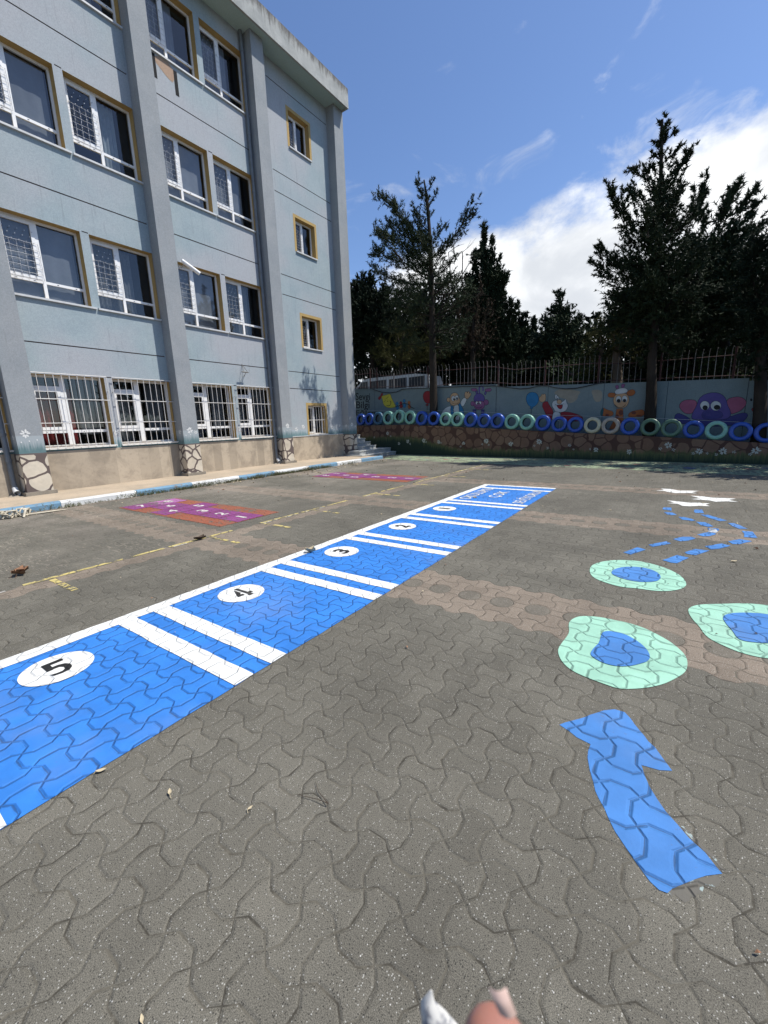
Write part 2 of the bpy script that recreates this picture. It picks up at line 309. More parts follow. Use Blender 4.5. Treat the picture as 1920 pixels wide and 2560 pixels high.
# outlines of the painted markings on the paving, in metres
MK = {'arrow':[[-0.344,1.958],[-0.275,2.046],[-0.227,2.116],[-0.174,2.189],[-0.127,2.229],[-0.083,2.232],[-0.053,2.192],[0.01,2.093],[0.054,2.037],[0.09,1.977],[0.124,1.92],[0.076,1.896],[0.013,1.887],[0.028,1.824],[0.049,1.776],[0.076,1.727],[0.104,1.683],[0.14,1.641],[0.175,1.602],[0.221,1.569],[0.247,1.532],[0.262,1.516],[0.217,1.479],[0.188,1.446],[0.152,1.403],[0.128,1.372],[0.114,1.347],[0.092,1.346],[0.067,1.359],[0.031,1.397],[-0.014,1.448],[-0.046,1.486],[-0.075,1.53],[-0.116,1.604],[-0.148,1.675],[-0.173,1.742],[-0.19,1.809],[-0.194,1.899],[-0.254,1.913],[-0.292,1.936]],'worn':[[0.124,1.368],[0.152,1.404],[0.188,1.447],[0.217,1.477],[0.209,1.441],[0.191,1.413],[0.171,1.369],[0.151,1.361]],'m1':[[-0.585,4.421],[-0.584,4.55],[-0.533,4.686],[-0.448,4.8],[-0.318,4.889],[-0.184,4.919],[-0.05,4.875],[0.066,4.786],[0.15,4.667],[0.195,4.536],[0.213,4.379],[0.171,4.256],[0.086,4.15],[-0.021,4.096],[-0.155,4.088],[-0.267,4.051],[-0.391,4.094],[-0.5,4.161],[-0.555,4.267]],'b1':[[-0.393,4.43],[-0.366,4.544],[-0.296,4.644],[-0.196,4.7],[-0.093,4.697],[-0.016,4.619],[0.017,4.5],[0.003,4.383],[-0.052,4.309],[-0.143,4.257],[-0.238,4.258],[-0.328,4.304],[-0.378,4.358]],'m2':[[-0.514,3.051],[-0.526,3.14],[-0.493,3.245],[-0.428,3.298],[-0.329,3.328],[-0.238,3.325],[-0.161,3.33],[-0.055,3.299],[0.028,3.236],[0.098,3.172],[0.155,3.085],[0.186,3.01],[0.194,2.918],[0.183,2.81],[0.139,2.713],[0.083,2.612],[0.015,2.53],[-0.06,2.467],[-0.129,2.424],[-0.205,2.433],[-0.293,2.446],[-0.379,2.472],[-0.442,2.527],[-0.484,2.601],[-0.509,2.681],[-0.504,2.784],[-0.491,2.911],[-0.495,2.983]],'b2':[[-0.296,3.078],[-0.254,3.121],[-0.171,3.128],[-0.105,3.084],[-0.04,3.01],[-0.002,2.916],[-0.002,2.826],[-0.049,2.759],[-0.093,2.704],[-0.153,2.661],[-0.224,2.651],[-0.287,2.681],[-0.323,2.72],[-0.315,2.81],[-0.292,2.902],[-0.296,3.004]],'m3':[[0.204,3.793],[0.236,3.891],[0.306,3.974],[0.433,4.055],[0.58,4.158],[0.729,4.206],[0.845,4.172],[0.941,4.028],[0.929,3.767],[0.841,3.492],[0.705,3.289],[0.601,3.231],[0.531,3.221],[0.446,3.241],[0.374,3.294],[0.322,3.342],[0.292,3.407],[0.271,3.521],[0.23,3.632]],'b3':[[0.414,3.77],[0.455,3.858],[0.541,3.932],[0.649,3.982],[0.734,3.989],[0.817,3.901],[0.819,3.725],[0.729,3.532],[0.63,3.456],[0.553,3.425],[0.499,3.415],[0.471,3.444],[0.457,3.556],[0.431,3.643]],'dl':[[[-0.055,7.947],[-0.045,8.115],[0.063,8.141],[0.065,7.859]],[[-0.032,7.727],[0.078,7.724],[0.138,7.566],[0.067,7.52],[0.015,7.548]],[[0.155,7.419],[0.22,7.442],[0.308,7.371],[0.36,7.254],[0.304,7.217],[0.202,7.246]],[[0.357,7.174],[0.457,7.197],[0.505,7.101],[0.542,6.97],[0.481,6.91],[0.404,6.985]],[[0.471,6.843],[0.585,6.861],[0.593,6.774],[0.561,6.691],[0.479,6.727]],[[0.345,6.391],[0.429,6.535],[0.508,6.614],[0.547,6.522],[0.469,6.373],[0.407,6.33]],[[0.098,6.02],[0.194,6.193],[0.29,6.243],[0.329,6.184],[0.252,6.035],[0.172,5.952]],[[-0.14,5.621],[0.032,5.878],[0.081,5.798],[-0.093,5.556]],[[-0.357,5.167],[-0.239,5.456],[-0.153,5.393],[-0.281,5.117]]],'dr':[[[0.354,7.941],[0.368,8.119],[0.468,8.155],[0.477,7.864],[0.368,7.838]],[[0.427,7.733],[0.522,7.763],[0.644,7.562],[0.722,7.435],[0.631,7.357],[0.533,7.507]],[[0.71,7.27],[0.78,7.297],[0.835,7.195],[0.896,7.008],[0.807,6.963],[0.755,7.079]],[[0.823,6.846],[0.929,6.851],[0.937,6.532],[0.809,6.499],[0.83,6.688]],[[0.635,6.199],[0.759,6.377],[0.868,6.33],[0.722,6.109],[0.667,6.095]],[[0.4,5.844],[0.566,6.056],[0.644,5.996],[0.532,5.811],[0.455,5.732]],[[0.206,5.477],[0.308,5.675],[0.434,5.671],[0.306,5.414],[0.229,5.421]],[[0.013,5.066],[0.139,5.33],[0.242,5.282],[0.139,5.02],[0.087,5.013]]],'w':[[[-0.216,9.933],[-0.076,10.057],[-0.138,10.221],[0.012,10.235],[0.171,10.069],[0.336,10.139],[0.493,10.16],[0.375,9.951],[0.451,9.838],[0.319,9.824],[0.116,9.719],[0.018,9.781],[-0.073,9.92]],[[0.341,9.121],[0.486,9.26],[0.344,9.505],[0.515,9.501],[0.668,9.416],[0.841,9.456],[0.991,9.464],[0.873,9.253],[0.992,9.12],[0.834,9.11],[0.691,8.996],[0.594,9.091],[0.481,9.111]],[[0.009,8.533],[0.099,8.636],[-0.015,8.836],[0.186,8.765],[0.319,8.723],[0.451,8.784],[0.593,8.783],[0.527,8.635],[0.584,8.522],[0.441,8.486],[0.303,8.378],[0.212,8.379],[0.147,8.544]]]}

# ------------------------------------------------ ground
g_ = MB(); g_.quad((-400,-400,0),(400,-400,0),(400,400,0),(-400,400,0)); struct(g_.build('ground', M['ground']))

def flat(name, pts, z, m, parent=None, sub=0):
    b = MB(); b.poly([(p[0], p[1], z) for p in pts]); return b.build(name, m, parent)
def rect(x0, y0, x1, y1): return [(x0,y0),(x1,y0),(x1,y1),(x0,y1)]
def chaikin(p, n=2):
    for _ in range(n):
        q = []
        for i in range(len(p)):
            a, b = p[i], p[(i+1) % len(p)]; q += [(a[0]*.75+b[0]*.25, a[1]*.75+b[1]*.25), (a[0]*.25+b[0]*.75, a[1]*.25+b[1]*.75)]
        p = q
    return p
rng = random.Random(5)
def ragged(pts, step=0.05, amp=0.004):
    """hand-painted edge: small wobble along each side"""
    o = []
    for i in range(len(pts)):
        a, b = pts[i], pts[(i+1) % len(pts)]; L = math.hypot(b[0]-a[0], b[1]-a[1]); n = max(1, int(L/step))
        for k in range(n):
            f = k/n; j = amp if k else amp*.4
            o.append((a[0]+(b[0]-a[0])*f+rng.uniform(-j, j), a[1]+(b[1]-a[1])*f+rng.uniform(-j, j)))
    return o
def font_mesh(txt, offset=0.0, sx=1.0):
    cu = bpy.data.curves.new('lettering', 'FONT'); cu.body = txt; cu.size = 1.0; cu.offset = offset; cu.resolution_u = 3
    ob = bpy.data.objects.new('lettering', cu); C.objects.link(ob); dg = bpy.context.evaluated_depsgraph_get(); dg.update()
    me = bpy.data.meshes.new_from_object(ob.evaluated_get(dg)); bpy.data.objects.remove(ob)
    v = [tuple(p.co) for p in me.vertices]; f = [tuple(p.vertices) for p in me.polygons]
    x0 = min(p[0] for p in v); x1 = max(p[0] for p in v); y0 = min(p[1] for p in v); y1 = max(p[1] for p in v)
    return [((p[0]-x0)/(x1-x0), (p[1]-y0)/(y1-y0)) for p in v], f
def ground_text(name, txt, xb, xt, y0, y1, z, m, parent, bold=0.0):
    """letters whose tops point to -X and that read along +Y; xb = baseline x, xt = top x"""
    v, f = font_mesh(txt, bold); b = MB()
    b.add([(xb+(xt-xb)*q[1], y0+(y1-y0)*q[0], z) for q in v], f); return b.build(name, m, parent)

# long blue number lane
lane = thing('number_lane', 'long bright blue painted floor lane with white bars, numbered discs and lettering', 'floor painting', (-2.83, 4.7, 0))
def on(parent, o):
    o.parent = parent; o.matrix_parent_inverse = Matrix.Translation(-parent.location); return o
XL, XI, XR = -3.65, -3.51, -2.02
on(lane, flat('lane_field', ragged(rect(XL, -0.75, XR, 9.50), 0.12), 0.004, M['blue']))
on(lane, flat('edge_line', ragged(rect(XL, -0.75, XI, 9.50), 0.145, 0.006), 0.008, M['white']))
bars = [(-0.16,-0.02),(0.10,0.235),(1.28,1.42),(1.555,1.69),(2.69,2.825),(2.965,3.10),(4.11,4.245),(4.38,4.515),(5.51,5.65),(5.79,5.93),(6.94,7.07),(7.215,7.35),(8.925,9.05),(9.345,9.48)]
for y0, y1 in bars: on(lane, flat('cross_bar', ragged(rect(XI-0.002, y0, XR, y1), 0.12), 0.008, M['white']))
def stencil(n):
    """bold stencil numerals in a unit box, x to the right, y up"""
    if n == 4:
        return [[(0.50,0.0),(0.78,0.0),(0.78,1.0),(0.52,1.0),(0.58,0.92),(0.58,0.18),(0.50,0.12)],[(0.78,0.20),(1.0,0.20),(0.96,0.36),(0.78,0.36)],[(0.0,0.30),(0.42,0.88),(0.47,0.80),(0.47,0.52),(0.30,0.38),(0.42,0.36),(0.42,0.22),(0.0,0.22)]]
    if n == 5:
        return [[(0.05,1.0),(0.95,1.0),(0.95,0.83),(0.36,0.83),(0.36,0.64),(0.60,0.64),(0.86,0.56),(1.0,0.40),(0.97,0.18),(0.78,0.03),(0.45,0.0),(0.12,0.04),(0.02,0.18),(0.30,0.13),(0.52,0.13),(0.68,0.22),(0.70,0.36),(0.58,0.48),(0.34,0.50),(0.30,0.46),(0.05,0.46)]]
    return None
for num, cx, cy, r in ((5,-3.195,0.775,0.20),(4,-3.185,2.20,0.205),(3,-3.195,3.65,0.205),(2,-3.205,5.05,0.20),(1,-3.225,6.48,0.20)):
    circ = [(cx+math.cos(a)*r*1.02+rng.uniform(-.002,.002), cy+math.sin(a)*r) for a in [i*2*math.pi/64 for i in range(64)]]
    dsk = on(lane, flat('number_disc', circ, 0.008, M['white']))
    st_ = stencil(num); hx, hy = (0.122, 0.078) if num == 4 else (0.108, 0.064)
    if st_:
        nb = MB()
        for pl in st_: nb.poly([(cx+hx-2*hx*p[1], cy-hy+2*hy*p[0], 0.0115) for p in pl])
        d_ = nb.build('numeral', M['black'])
    else: d_ = ground_text('numeral', str(num), cx+hx, cx-hx, cy-(hy if num != 1 else .035), cy+(hy if num != 1 else .03), 0.0115, M['black'], None, 0.035)
    d_.parent = dsk; d_.matrix_parent_inverse = Matrix.Translation(-lane.location)
    d_.matrix_parent_inverse = Matrix.Identity(4); dsk['n'] = num
for nm, tx, xb, xt, y0, y1 in (('lettering','OKULUMU',-3.19,-3.43,7.47,8.90),('lettering','ÇOK',-2.70,-2.98,7.86,8.62),('lettering','SEVİYORUM',-2.15,-2.42,7.45,9.0)):
    on(lane, ground_text(nm, tx, xb, xt, y0, y1, 0.0115, M['white'], None, 0.0))
for o in list(C.objects):
    if o.name.startswith('number_disc') and 'n' in o: del o['n']

def marking(name, label, cat, pts, m, z=0.004, group=None): return tag(flat(name, pts, z, m), label, cat, group)
ar = thing('painted_arrow', 'blue curved arrow painted on the paving in the right foreground', 'floor painting', (0.0, 1.8, 0))
on(ar, flat('arrow_shape', ragged(MK['arrow'], 0.035, 0.004), 0.002, M['blue2'])); on(ar, flat('scuffed_tail', ragged([(0.10,1.36),(0.15,1.415),(0.20,1.46),(0.245,1.50),(0.262,1.49),(0.24,1.455),(0.212,1.44),(0.205,1.405),(0.175,1.375),(0.16,1.345),(0.135,1.36),(0.125,1.34)], .012, .006), 0.001, M['tealw']))
on(ar, flat('scuffed_edge', ragged([(0.15,1.64),(0.185,1.60),(0.235,1.565),(0.262,1.53),(0.272,1.533),(0.24,1.578),(0.19,1.615),(0.158,1.648)], .012, .004), 0.001, M['tealw']))
def blob(label, a, b, cx, cy):
    o = thing('painted_spot', label, 'floor painting', (cx, cy, 0), group='mint and blue spots painted on the paving')
    on(o, flat('outer_ring', chaikin(MK[a]), 0.004, M['mint'])); on(o, flat('centre', chaikin(MK[b]), 0.008, M['blue2']))
blob('oval mint green spot with a blue oval centre, farthest of the three', 'm1', 'b1', -0.18, 4.48)
blob('rounded mint spot with a blue kidney-shaped centre just above the blue arrow', 'm2', 'b2', -0.16, 2.87)
blob('mint and blue painted spot cut off by the right edge of the photo', 'm3', 'b3', 0.6, 3.7)
tr1 = thing('dashed_trail', 'blue dashed zigzag line whose bend crosses a brown paver band, nearer the number lane', 'floor painting', (0.2, 6.6, 0), group='blue dashed trails')
for q in MK['dl']: on(tr1, flat('dash', ragged(q, 0.06, 0.003), 0.004, M['blue2']))
tr2 = thing('dashed_trail', 'blue dashed zigzag line on the right, farther from the number lane', 'floor painting', (0.6, 6.6, 0), group='blue dashed trails')
for q in MK['dr']: on(tr2, flat('dash', ragged(q, 0.06, 0.003), 0.004, M['blue2']))
for q, lb in zip(MK['w'], ('white painted star shape lying on the brown paver band, farthest of three', 'white painted star shape to the right of the other two', 'white painted star shape nearest the blue dashes')):
    marking('painted_star', lb, 'floor painting', ragged(q, 0.08, 0.003), M['white'], group='white star shapes on the paving')

def hopscotch(x0, y0, label, dx, rot=1):
    """board of six columns running to -X; (x0,y0) is the near right corner"""
    o = thing('hopscotch_board', label, 'hopscotch', (x0-1.7, y0+0.6, 0), group='orange and purple hopscotch boards')
    on(o, flat('board', ragged(rect(x0-6*dx, y0, x0, y0+1.22), 0.14, 0.008), 0.004, M['orange']))
    cols = [('s', 1), ('s', 2), ('s', 3), ('p', 4, 5), ('s', 6), ('p', 7, 8)]; cy = y0+0.61; w = dx/2-0.012
    x = x0-dx*0.55
    for cidx, cdef in enumerate(cols):
        cx = x0-dx*(cidx+0.5)
        if cdef[0] == 's': sq = [(cy, cdef[1])]
        elif rot: sq = [(cy-dx/2+.01, cdef[1]), (cy+dx/2-.01, cdef[2])]
        else: sq = [(cy+dx/2-.01, cdef[1]), (cy-dx/2+.01, cdef[2])]
        for yy, n in sq:
            s_ = on(o, flat('square', ragged(rect(cx-w, yy-w, cx+w, yy+w), 0.14, 0.006), 0.008, M['pink'] if n == 8 and rot else M['purple']))
            dg_ = ground_text('digit', str(n), cx+.13, cx-.13, yy-(.075 if n > 1 else .03), yy+(.075 if n > 1 else .03), 0.0115, M['oldwhite'], None, 0.03)
            dg_.parent = s_; dg_.matrix_parent_inverse = Matrix.Identity(4)
for a in ((-5.76, 3.73, 'orange and purple hopscotch board numbered 1 to 8, nearer one with bold white digits', 0.575, 1), (-5.62, 9.1, 'far narrow-looking orange and purple hopscotch board beyond the nearer one', 0.565, 0)): hopscotch(*a)

yl = thing('worn_court_line', 'broken worn yellow line with side ticks running parallel to the kerb', 'floor painting', (-5.35, 6, 0))
y = -1.0
while y < 14.2:
    L = rng.uniform(0.18, 0.5); w0 = rng.uniform(.02, .032)
    if rng.random() < 0.8:
        on(yl, flat('yellow_dash', ragged(rect(-5.37-w0, y, -5.37+w0, y+L), 0.05, 0.006), 0.004, M['yellow']))
    if rng.random() < 0.45: on(yl, flat('white_dash', ragged(rect(-5.335, y+.03, -5.305, y+L*.8), 0.05, 0.005), 0.0045, M['whitew']))
    y += L+rng.uniform(0.0, 0.12)
for yt in (1.40, 3.28, 4.22, 5.36, 7.3, 8.9, 10.6, 12.4):
    for k in range(3):
        x0 = -5.30+k*.23; on(yl, flat('tick', ragged(rect(x0, yt-.03, x0+rng.uniform(.12,.21), yt+.03), 0.05, 0.008), 0.004, M['yellow']))

gp = thing('faded_ground_mural', 'strip of faded green paint with small red and blue shapes along the stone wall foot', 'floor painting', (-3, 15, 0))
ed = [(-10.4,15.1),(-8.6,14.6),(-5.5,14.25),(-2.4,13.75),(0.2,13.4),(3.0,12.9),(7,12.3),(7,15.4),(-11.1,17.4),(-10.9,15.9)]
on(gp, flat('green_field', ragged(ed, 0.2, 0.05), 0.004, M['greeny']))
for i in range(34):
    cx = rng.uniform(-9.5, 4.5); cy = 14.25-(cx+5.5)*.115+rng.uniform(0.2, 1.7); r = rng.uniform(.07,.20)
    if cy > 17.25-.111*(cx+11.2): continue
    pl = [(cx+math.cos(a)*r*rng.uniform(.6,1.2), cy+math.sin(a)*r*.7*rng.uniform(.6,1.2), 0.008) for a in [k*math.pi/5 for k in range(10)]]
    on(gp, flat('painted_shape', [(p[0], p[1]) for p in pl], 0.008, M['leafred' if i % 3 else 'leafblue']))

# ------------------------------------------------ pavement beside the building with its painted kerb
M['concrete'] = mat_wall('pale_concrete', (0.45, 0.375, 0.28), 0.14, 0.6); M['rough_cement'] = mat_wall('rough_cement', (0.30, 0.27, 0.22), 0.25, 1.0)
def mat_kerb(name, col, chips):
    m, t, b = mat(name); pos = t.new('ShaderNodeNewGeometry').outputs['Position']
    w = t.sstep(t.noise(pos, 11.0, 8, 0.72, 0.5), chips, chips+0.06); z = t.xyz(pos)[2]
    base = t.mix(t.m('MULTIPLY', w, 0.85), c4(col), c4((0.20, 0.185, 0.165)))
    st = t.sstep(t.noise(pos, 2.5, 4), 0.3, 0.7, 0.88, 1.08); base = t.mix(1.0, base, t.comb(st, st, st), 'MULTIPLY')
    t.put(b.inputs['Base Color'], base); b.inputs['Roughness'].default_value = 0.75
    bp = t.new('ShaderNodeBump'); bp.inputs['Strength'].default_value = 0.7; bp.inputs['Distance'].default_value = 0.01; t.put(bp.inputs['Height'], t.noise(pos, 30.0, 6, 0.7)); t.l.new(bp.outputs[0], b.inputs['Normal']); return m
M['kerbblue'] = mat_kerb('kerb_blue', (0.15, 0.29, 0.41), 0.55); M['kerbwhite'] = mat_kerb('kerb_white', (0.70, 0.70, 0.67), 0.59)
kb = MB(); joints = [-9.0,-7.45,-5.9,-4.4,-2.9,-1.35,0.15,1.65,3.17,4.69,6.12,7.6,8.95,10.5,12.0,13.5,14.25,15.05]
for i in range(len(joints)-1):
    y0, y1 = joints[i]+.004, joints[i+1]-.004
    col = M['kerbblue'] if (i == 16 or i == 15 or (i % 2 == 1 and i < 15)) else M['kerbwhite']
    if i in (7,9,11,13): col = M['kerbblue']
    if i in (8,10,12,14): col = M['kerbwhite']
    pr = [(-10.60,0),(-10.47,0),(-10.475,.10),(-10.50,.135),(-10.60,.14)]
    wob = rng.uniform(-.006,.006); n = len(pr)
    vs = [(p[0]+wob, y0, p[1]+rng.uniform(-.003,.003)) for p in pr]+[(p[0]+wob, y1, p[1]+rng.uniform(-.003,.003)) for p in pr]
    kb.add(vs, [(k,(k+1)%n,n+(k+1)%n,n+k) for k in range(n)]+[tuple(range(n)), tuple(range(2*n-1,n-1,-1))], col)
struct(kb.build('kerb'))
pv = MB(); pv.box((-12.95,-9,-.05),(-10.604,15.05,0.122)); struct(pv.build('pavement', M['concrete']))

# ------------------------------------------------ school building
M['wall'] = mat_wall('blue_grey_render', (0.350, 0.430, 0.458), 0.08, 0.6, 0.20, (0.98, 0.95, 0.93, (0.415, 0.435, 0.455))); M['pil'] = mat_wall('grey_render', (0.325, 0.352, 0.365), 0.09, 0.7, 0.14)
M['ochre'] = mat_wall('ochre_render', (0.47, 0.335, 0.135), 0.08, 0.35); M['groove'] = plain('brown_groove', (0.10, 0.075, 0.065), 0.9)
M['mintcoat'] = mat_wall('pale_mint_soffit', (0.44, 0.58, 0.56), 0.03, 0.2)
M['pvc'] = plain('white_pvc', (0.88, 0.88, 0.86), 0.35, var=0.05, scale=5); M['sill'] = plain('pale_marble_sill', (0.60, 0.61, 0.60), 0.5, var=0.1, scale=6)
M['steel'] = plain('white_steel', (0.74, 0.72, 0.68), 0.45, var=0.08, scale=14); M['wire'] = plain('galvanised_wire', (0.45, 0.46, 0.47), 0.4, 0.4)
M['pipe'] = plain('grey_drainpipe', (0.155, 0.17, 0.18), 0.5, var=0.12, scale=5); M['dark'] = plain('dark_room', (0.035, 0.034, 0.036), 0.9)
M['slot'] = plain('black_slot', (0.008, 0.008, 0.009), 0.95); M['plaster'] = mat_wall('bare_plaster', (0.40, 0.29, 0.21), 0.14, 0.9)
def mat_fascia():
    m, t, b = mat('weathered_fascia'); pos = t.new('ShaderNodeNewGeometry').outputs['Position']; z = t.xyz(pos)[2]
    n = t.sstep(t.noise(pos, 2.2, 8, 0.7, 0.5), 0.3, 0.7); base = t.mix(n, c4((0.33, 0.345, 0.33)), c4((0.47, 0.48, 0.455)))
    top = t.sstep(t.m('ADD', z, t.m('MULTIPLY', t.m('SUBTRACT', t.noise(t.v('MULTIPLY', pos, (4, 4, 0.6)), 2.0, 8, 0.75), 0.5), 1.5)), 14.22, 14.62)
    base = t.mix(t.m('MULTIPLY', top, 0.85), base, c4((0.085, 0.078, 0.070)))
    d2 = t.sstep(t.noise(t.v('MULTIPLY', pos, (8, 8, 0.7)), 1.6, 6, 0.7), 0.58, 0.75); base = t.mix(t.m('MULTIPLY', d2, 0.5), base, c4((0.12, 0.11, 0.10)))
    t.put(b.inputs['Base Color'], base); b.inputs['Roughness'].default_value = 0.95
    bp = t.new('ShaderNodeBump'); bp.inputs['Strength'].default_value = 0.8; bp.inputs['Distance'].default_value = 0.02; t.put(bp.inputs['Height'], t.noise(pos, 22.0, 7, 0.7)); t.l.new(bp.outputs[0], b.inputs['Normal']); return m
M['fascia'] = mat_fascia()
def mat_plinth():
    m, t, b = mat('travertine_plinth'); pos = t.new('ShaderNodeNewGeometry').outputs['Position']; x, y, z = t.xyz(pos)
    id_ = t.white(t.comb(0.5, t.m('FLOOR', t.m('DIVIDE', t.m('ADD', y, 0.11), 0.30)), 0.5)); k = t.m('ADD', 0.80, t.m('MULTIPLY', id_, 0.34))
    base = t.mix(1.0, c4((0.47, 0.395, 0.30)), t.comb(k, t.m('MULTIPLY', k, 0.99), t.m('MULTIPLY', k, 0.96)), 'MULTIPLY')
    s1 = t.sstep(t.noise(pos, 2.0, 8, 0.7, 0.5), 0.42, 0.66); base = t.mix(t.m('MULTIPLY', s1, 0.6), base, c4((0.24, 0.20, 0.15)))
    s2 = t.sstep(t.noise(pos, 13.0, 6, 0.7, 0.3), 0.52, 0.72); base = t.mix(t.m('MULTIPLY', s2, 0.4), base, c4((0.25, 0.205, 0.15)))
    f = t.m('ABSOLUTE', t.m('SUBTRACT', t.m('FRACT', t.m('DIVIDE', t.m('ADD', y, 0.11), 0.30)), 0.5)); base = t.mix(t.m('MULTIPLY', t.m('GREATER_THAN', f, 0.494), 0.4), base, c4((0.16, 0.13, 0.1)))
    t.put(b.inputs['Base Color'], base); b.inputs['Roughness'].default_value = 0.65; return m
M['plinth'] = mat_plinth()
def stone_color(t, pos, scale, stone_a, stone_b, joint, jw, seedv=(0, 0, 0), r1=0.56):
    """painted cobbles: rounded Voronoi cells with broad joints"""
    q = t.v('ADD', pos, seedv); q = t.v('ADD', q, t.v('MULTIPLY', t.v('SUBTRACT', t.noise(pos, 3.5, 2, color=True), (0.5, 0.5, 0.5)), (0.10, 0.10, 0.10)))
    de = t.vor(q, scale, 'DISTANCE_TO_EDGE', 0.85).outputs['Distance']; ce = t.vor(q, scale, 'F1', 0.85).outputs['Color']; r = t.xyz(ce)[0]
    base = t.mix(r, c4(stone_a), c4(stone_b)); n = t.sstep(t.noise(pos, 5.0, 6, 0.6), 0.3, 0.7, 0.9, 1.1); base = t.mix(1.0, base, t.comb(n, n, n), 'MULTIPLY')
    f1 = t.vor(q, scale, 'F1', 0.85).outputs['Distance']
    return t.mix(t.m('MAXIMUM', t.sstep(de, jw, jw+0.015, 1.0, 0.0), t.sstep(f1, r1, r1+0.025)), base, c4(joint))
def mat_pilbase():
    m, t, b = mat('painted_pilaster_foot'); pos = t.new('ShaderNodeNewGeometry').outputs['Position']; x, y, z = t.xyz(pos)
    # unfold the corner so that the cobbles run round it
    p2 = t.comb(0.3, t.m('SUBTRACT', y, t.m('MULTIPLY', x, 1.0)), z)
    st = stone_color(t, p2, 2.9, (0.56, 0.49, 0.38), (0.66, 0.59, 0.47), (0.125, 0.095, 0.085), 0.06, r1=0.66)
    wallc = c4((0.36, 0.405, 0.42))
    bl = t.noise(t.v('MULTIPLY', pos, (26, 26, 2.0)), 1.0, 5, 0.7)
    gz = t.sstep(t.m('ADD', z, t.m('MULTIPLY', t.m('SUBTRACT', bl, 0.5), -0.42)), 1.16, 1.40, 1.0, 0.0)
    grass = t.mix(t.noise(pos, 14.0, 4, 0.6), c4((0.075, 0.155, 0.165)), c4((0.15, 0.24, 0.25)))
    up = t.mix(gz, wallc, grass)
    base = t.mix(t.m('GREATER_THAN', z, 1.10), st, up); base = t.mix(t.m('MULTIPLY', t.m('GREATER_THAN', z, 1.065), t.m('LESS_THAN', z, 1.10)), base, c4((0.13, 0.105, 0.10)))
    t.put(b.inputs['Base Color'], base); b.inputs['Roughness'].default_value = 0.85
    bp = t.new('ShaderNodeBump'); bp.inputs['Strength'].default_value = 0.3; bp.inputs['Distance'].default_value = 0.008; t.put(bp.inputs['Height'], t.noise(pos, 60.0, 4, 0.6)); t.l.new(bp.outputs[0], b.inputs['Normal'])
    return m
M['pilbase'] = mat_pilbase()
def mat_grassband():
    m, t, b = mat('painted_grass_band'); pos = t.new('ShaderNodeNewGeometry').outputs['Position']; x, y, z = t.xyz(pos)
    bl = t.noise(t.v('MULTIPLY', pos, (26, 26, 2.0)), 1.0, 5, 0.7); gz = t.sstep(t.m('ADD', z, t.m('MULTIPLY', t.m('SUBTRACT', bl, 0.5), -0.42)), 1.16, 1.36, 1.0, 0.0)
    grass = t.mix(t.noise(pos, 14.0, 4, 0.6), c4((0.085, 0.17, 0.18)), c4((0.20, 0.31, 0.32)))
    t.put(b.inputs['Base Color'], t.mix(gz, c4((0.385, 0.455, 0.485)), grass)); b.inputs['Roughness'].default_value = 0.9; return m
M['grassband'] = mat_grassband()
def mat_glass():
    m, t, b = mat('window_glass'); m.node_tree.nodes.remove(b); o = m.node_tree.nodes['Material Output']
    lw_ = t.new('ShaderNodeLayerWeight'); lw_.inputs['Blend'].default_value = 0.5; fac_ = t.m('ADD', 0.085, t.m('MULTIPLY', t.m('POWER', lw_.outputs['Facing'], 5.0), 0.9), clamp=True)
    gl = t.new('ShaderNodeBsdfGlossy'); gl.inputs['Roughness'].default_value = 0.02; gl.inputs['Color'].default_value = (0.90, 0.90, 0.90, 1)
    tr = t.new('ShaderNodeBsdfTransparent'); tr.inputs[0].default_value = (0.66, 0.70, 0.73, 1); mx = t.new('ShaderNodeMixShader')
    pos = t.new('ShaderNodeNewGeometry').outputs['Position']; bp = t.new('ShaderNodeBump'); bp.inputs['Strength'].default_value = 0.06; bp.inputs['Distance'].default_value = 0.05
    t.put(bp.inputs['Height'], t.noise(pos, 1.3, 2)); t.l.new(bp.outputs[0], gl.inputs['Normal'])
    t.l.new(fac_, mx.inputs[0]); t.l.new(tr.outputs[0], mx.inputs[1]); t.l.new(gl.outputs[0], mx.inputs[2]); t.l.new(mx.outputs[0], o.inputs[0]); return m
M['glass'] = mat_glass()
M['blind'] = plain('grey_blue_blind', (0.27, 0.28, 0.30), 0.9, var=0.2, scale=1.2); M['net'] = plain('grey_net_curtain', (0.16, 0.165, 0.17), 0.9, var=0.2, scale=20); M['red_curtain'] = plain('dark_red_curtain', (0.24, 0.018, 0.018), 0.9, var=0.2)
M['pale_curtain'] = plain('pale_curtain', (0.42, 0.46, 0.48), 0.9, var=0.1); M['white_petal'] = plain('white_wall_paint', (0.75, 0.76, 0.73), 0.8)

XW, XP, YE = -12.70, -12.30, 15.60
pil = [(-8.80,-8.28),(-4.82,-4.32),(-0.84,-0.34),(3.13,3.64),(7.10,7.60),(11.05,11.55),(15.04,15.60)]
FL = [(1.19,2.95),(4.70,6.45),(8.20,9.93),(11.70,13.42)]
small = [(1.17,2.36),(4.64,5.83),(8.15,9.33),(11.64,12.82)]
bld = thing('school_building', 'pale blue grey four storey school with ochre window reveals and grey pilasters', 'building', (-12.7, 5, 0))
def B(o): return on(bld, o)
DEP = 0.20
openings = []      # y0,y1,z0,z1,kind
for i in range(0, 5):
    a, b_ = pil[i][1], pil[i+1][0]
    for k, (z0, z1) in enumerate(FL):
        openings.append((a+0.06, a+1.68, z0, z1, 'g' if k == 0 else 'u', k, i)); openings.append((b_-1.58, b_, z0, z1, 'g' if k == 0 else 'u', k, i))
for k, (z0, z1) in enumerate(small): openings.append((12.90, 13.95, z0, z1, 'sg' if k == 0 else 's', k, 5))
grooves = []
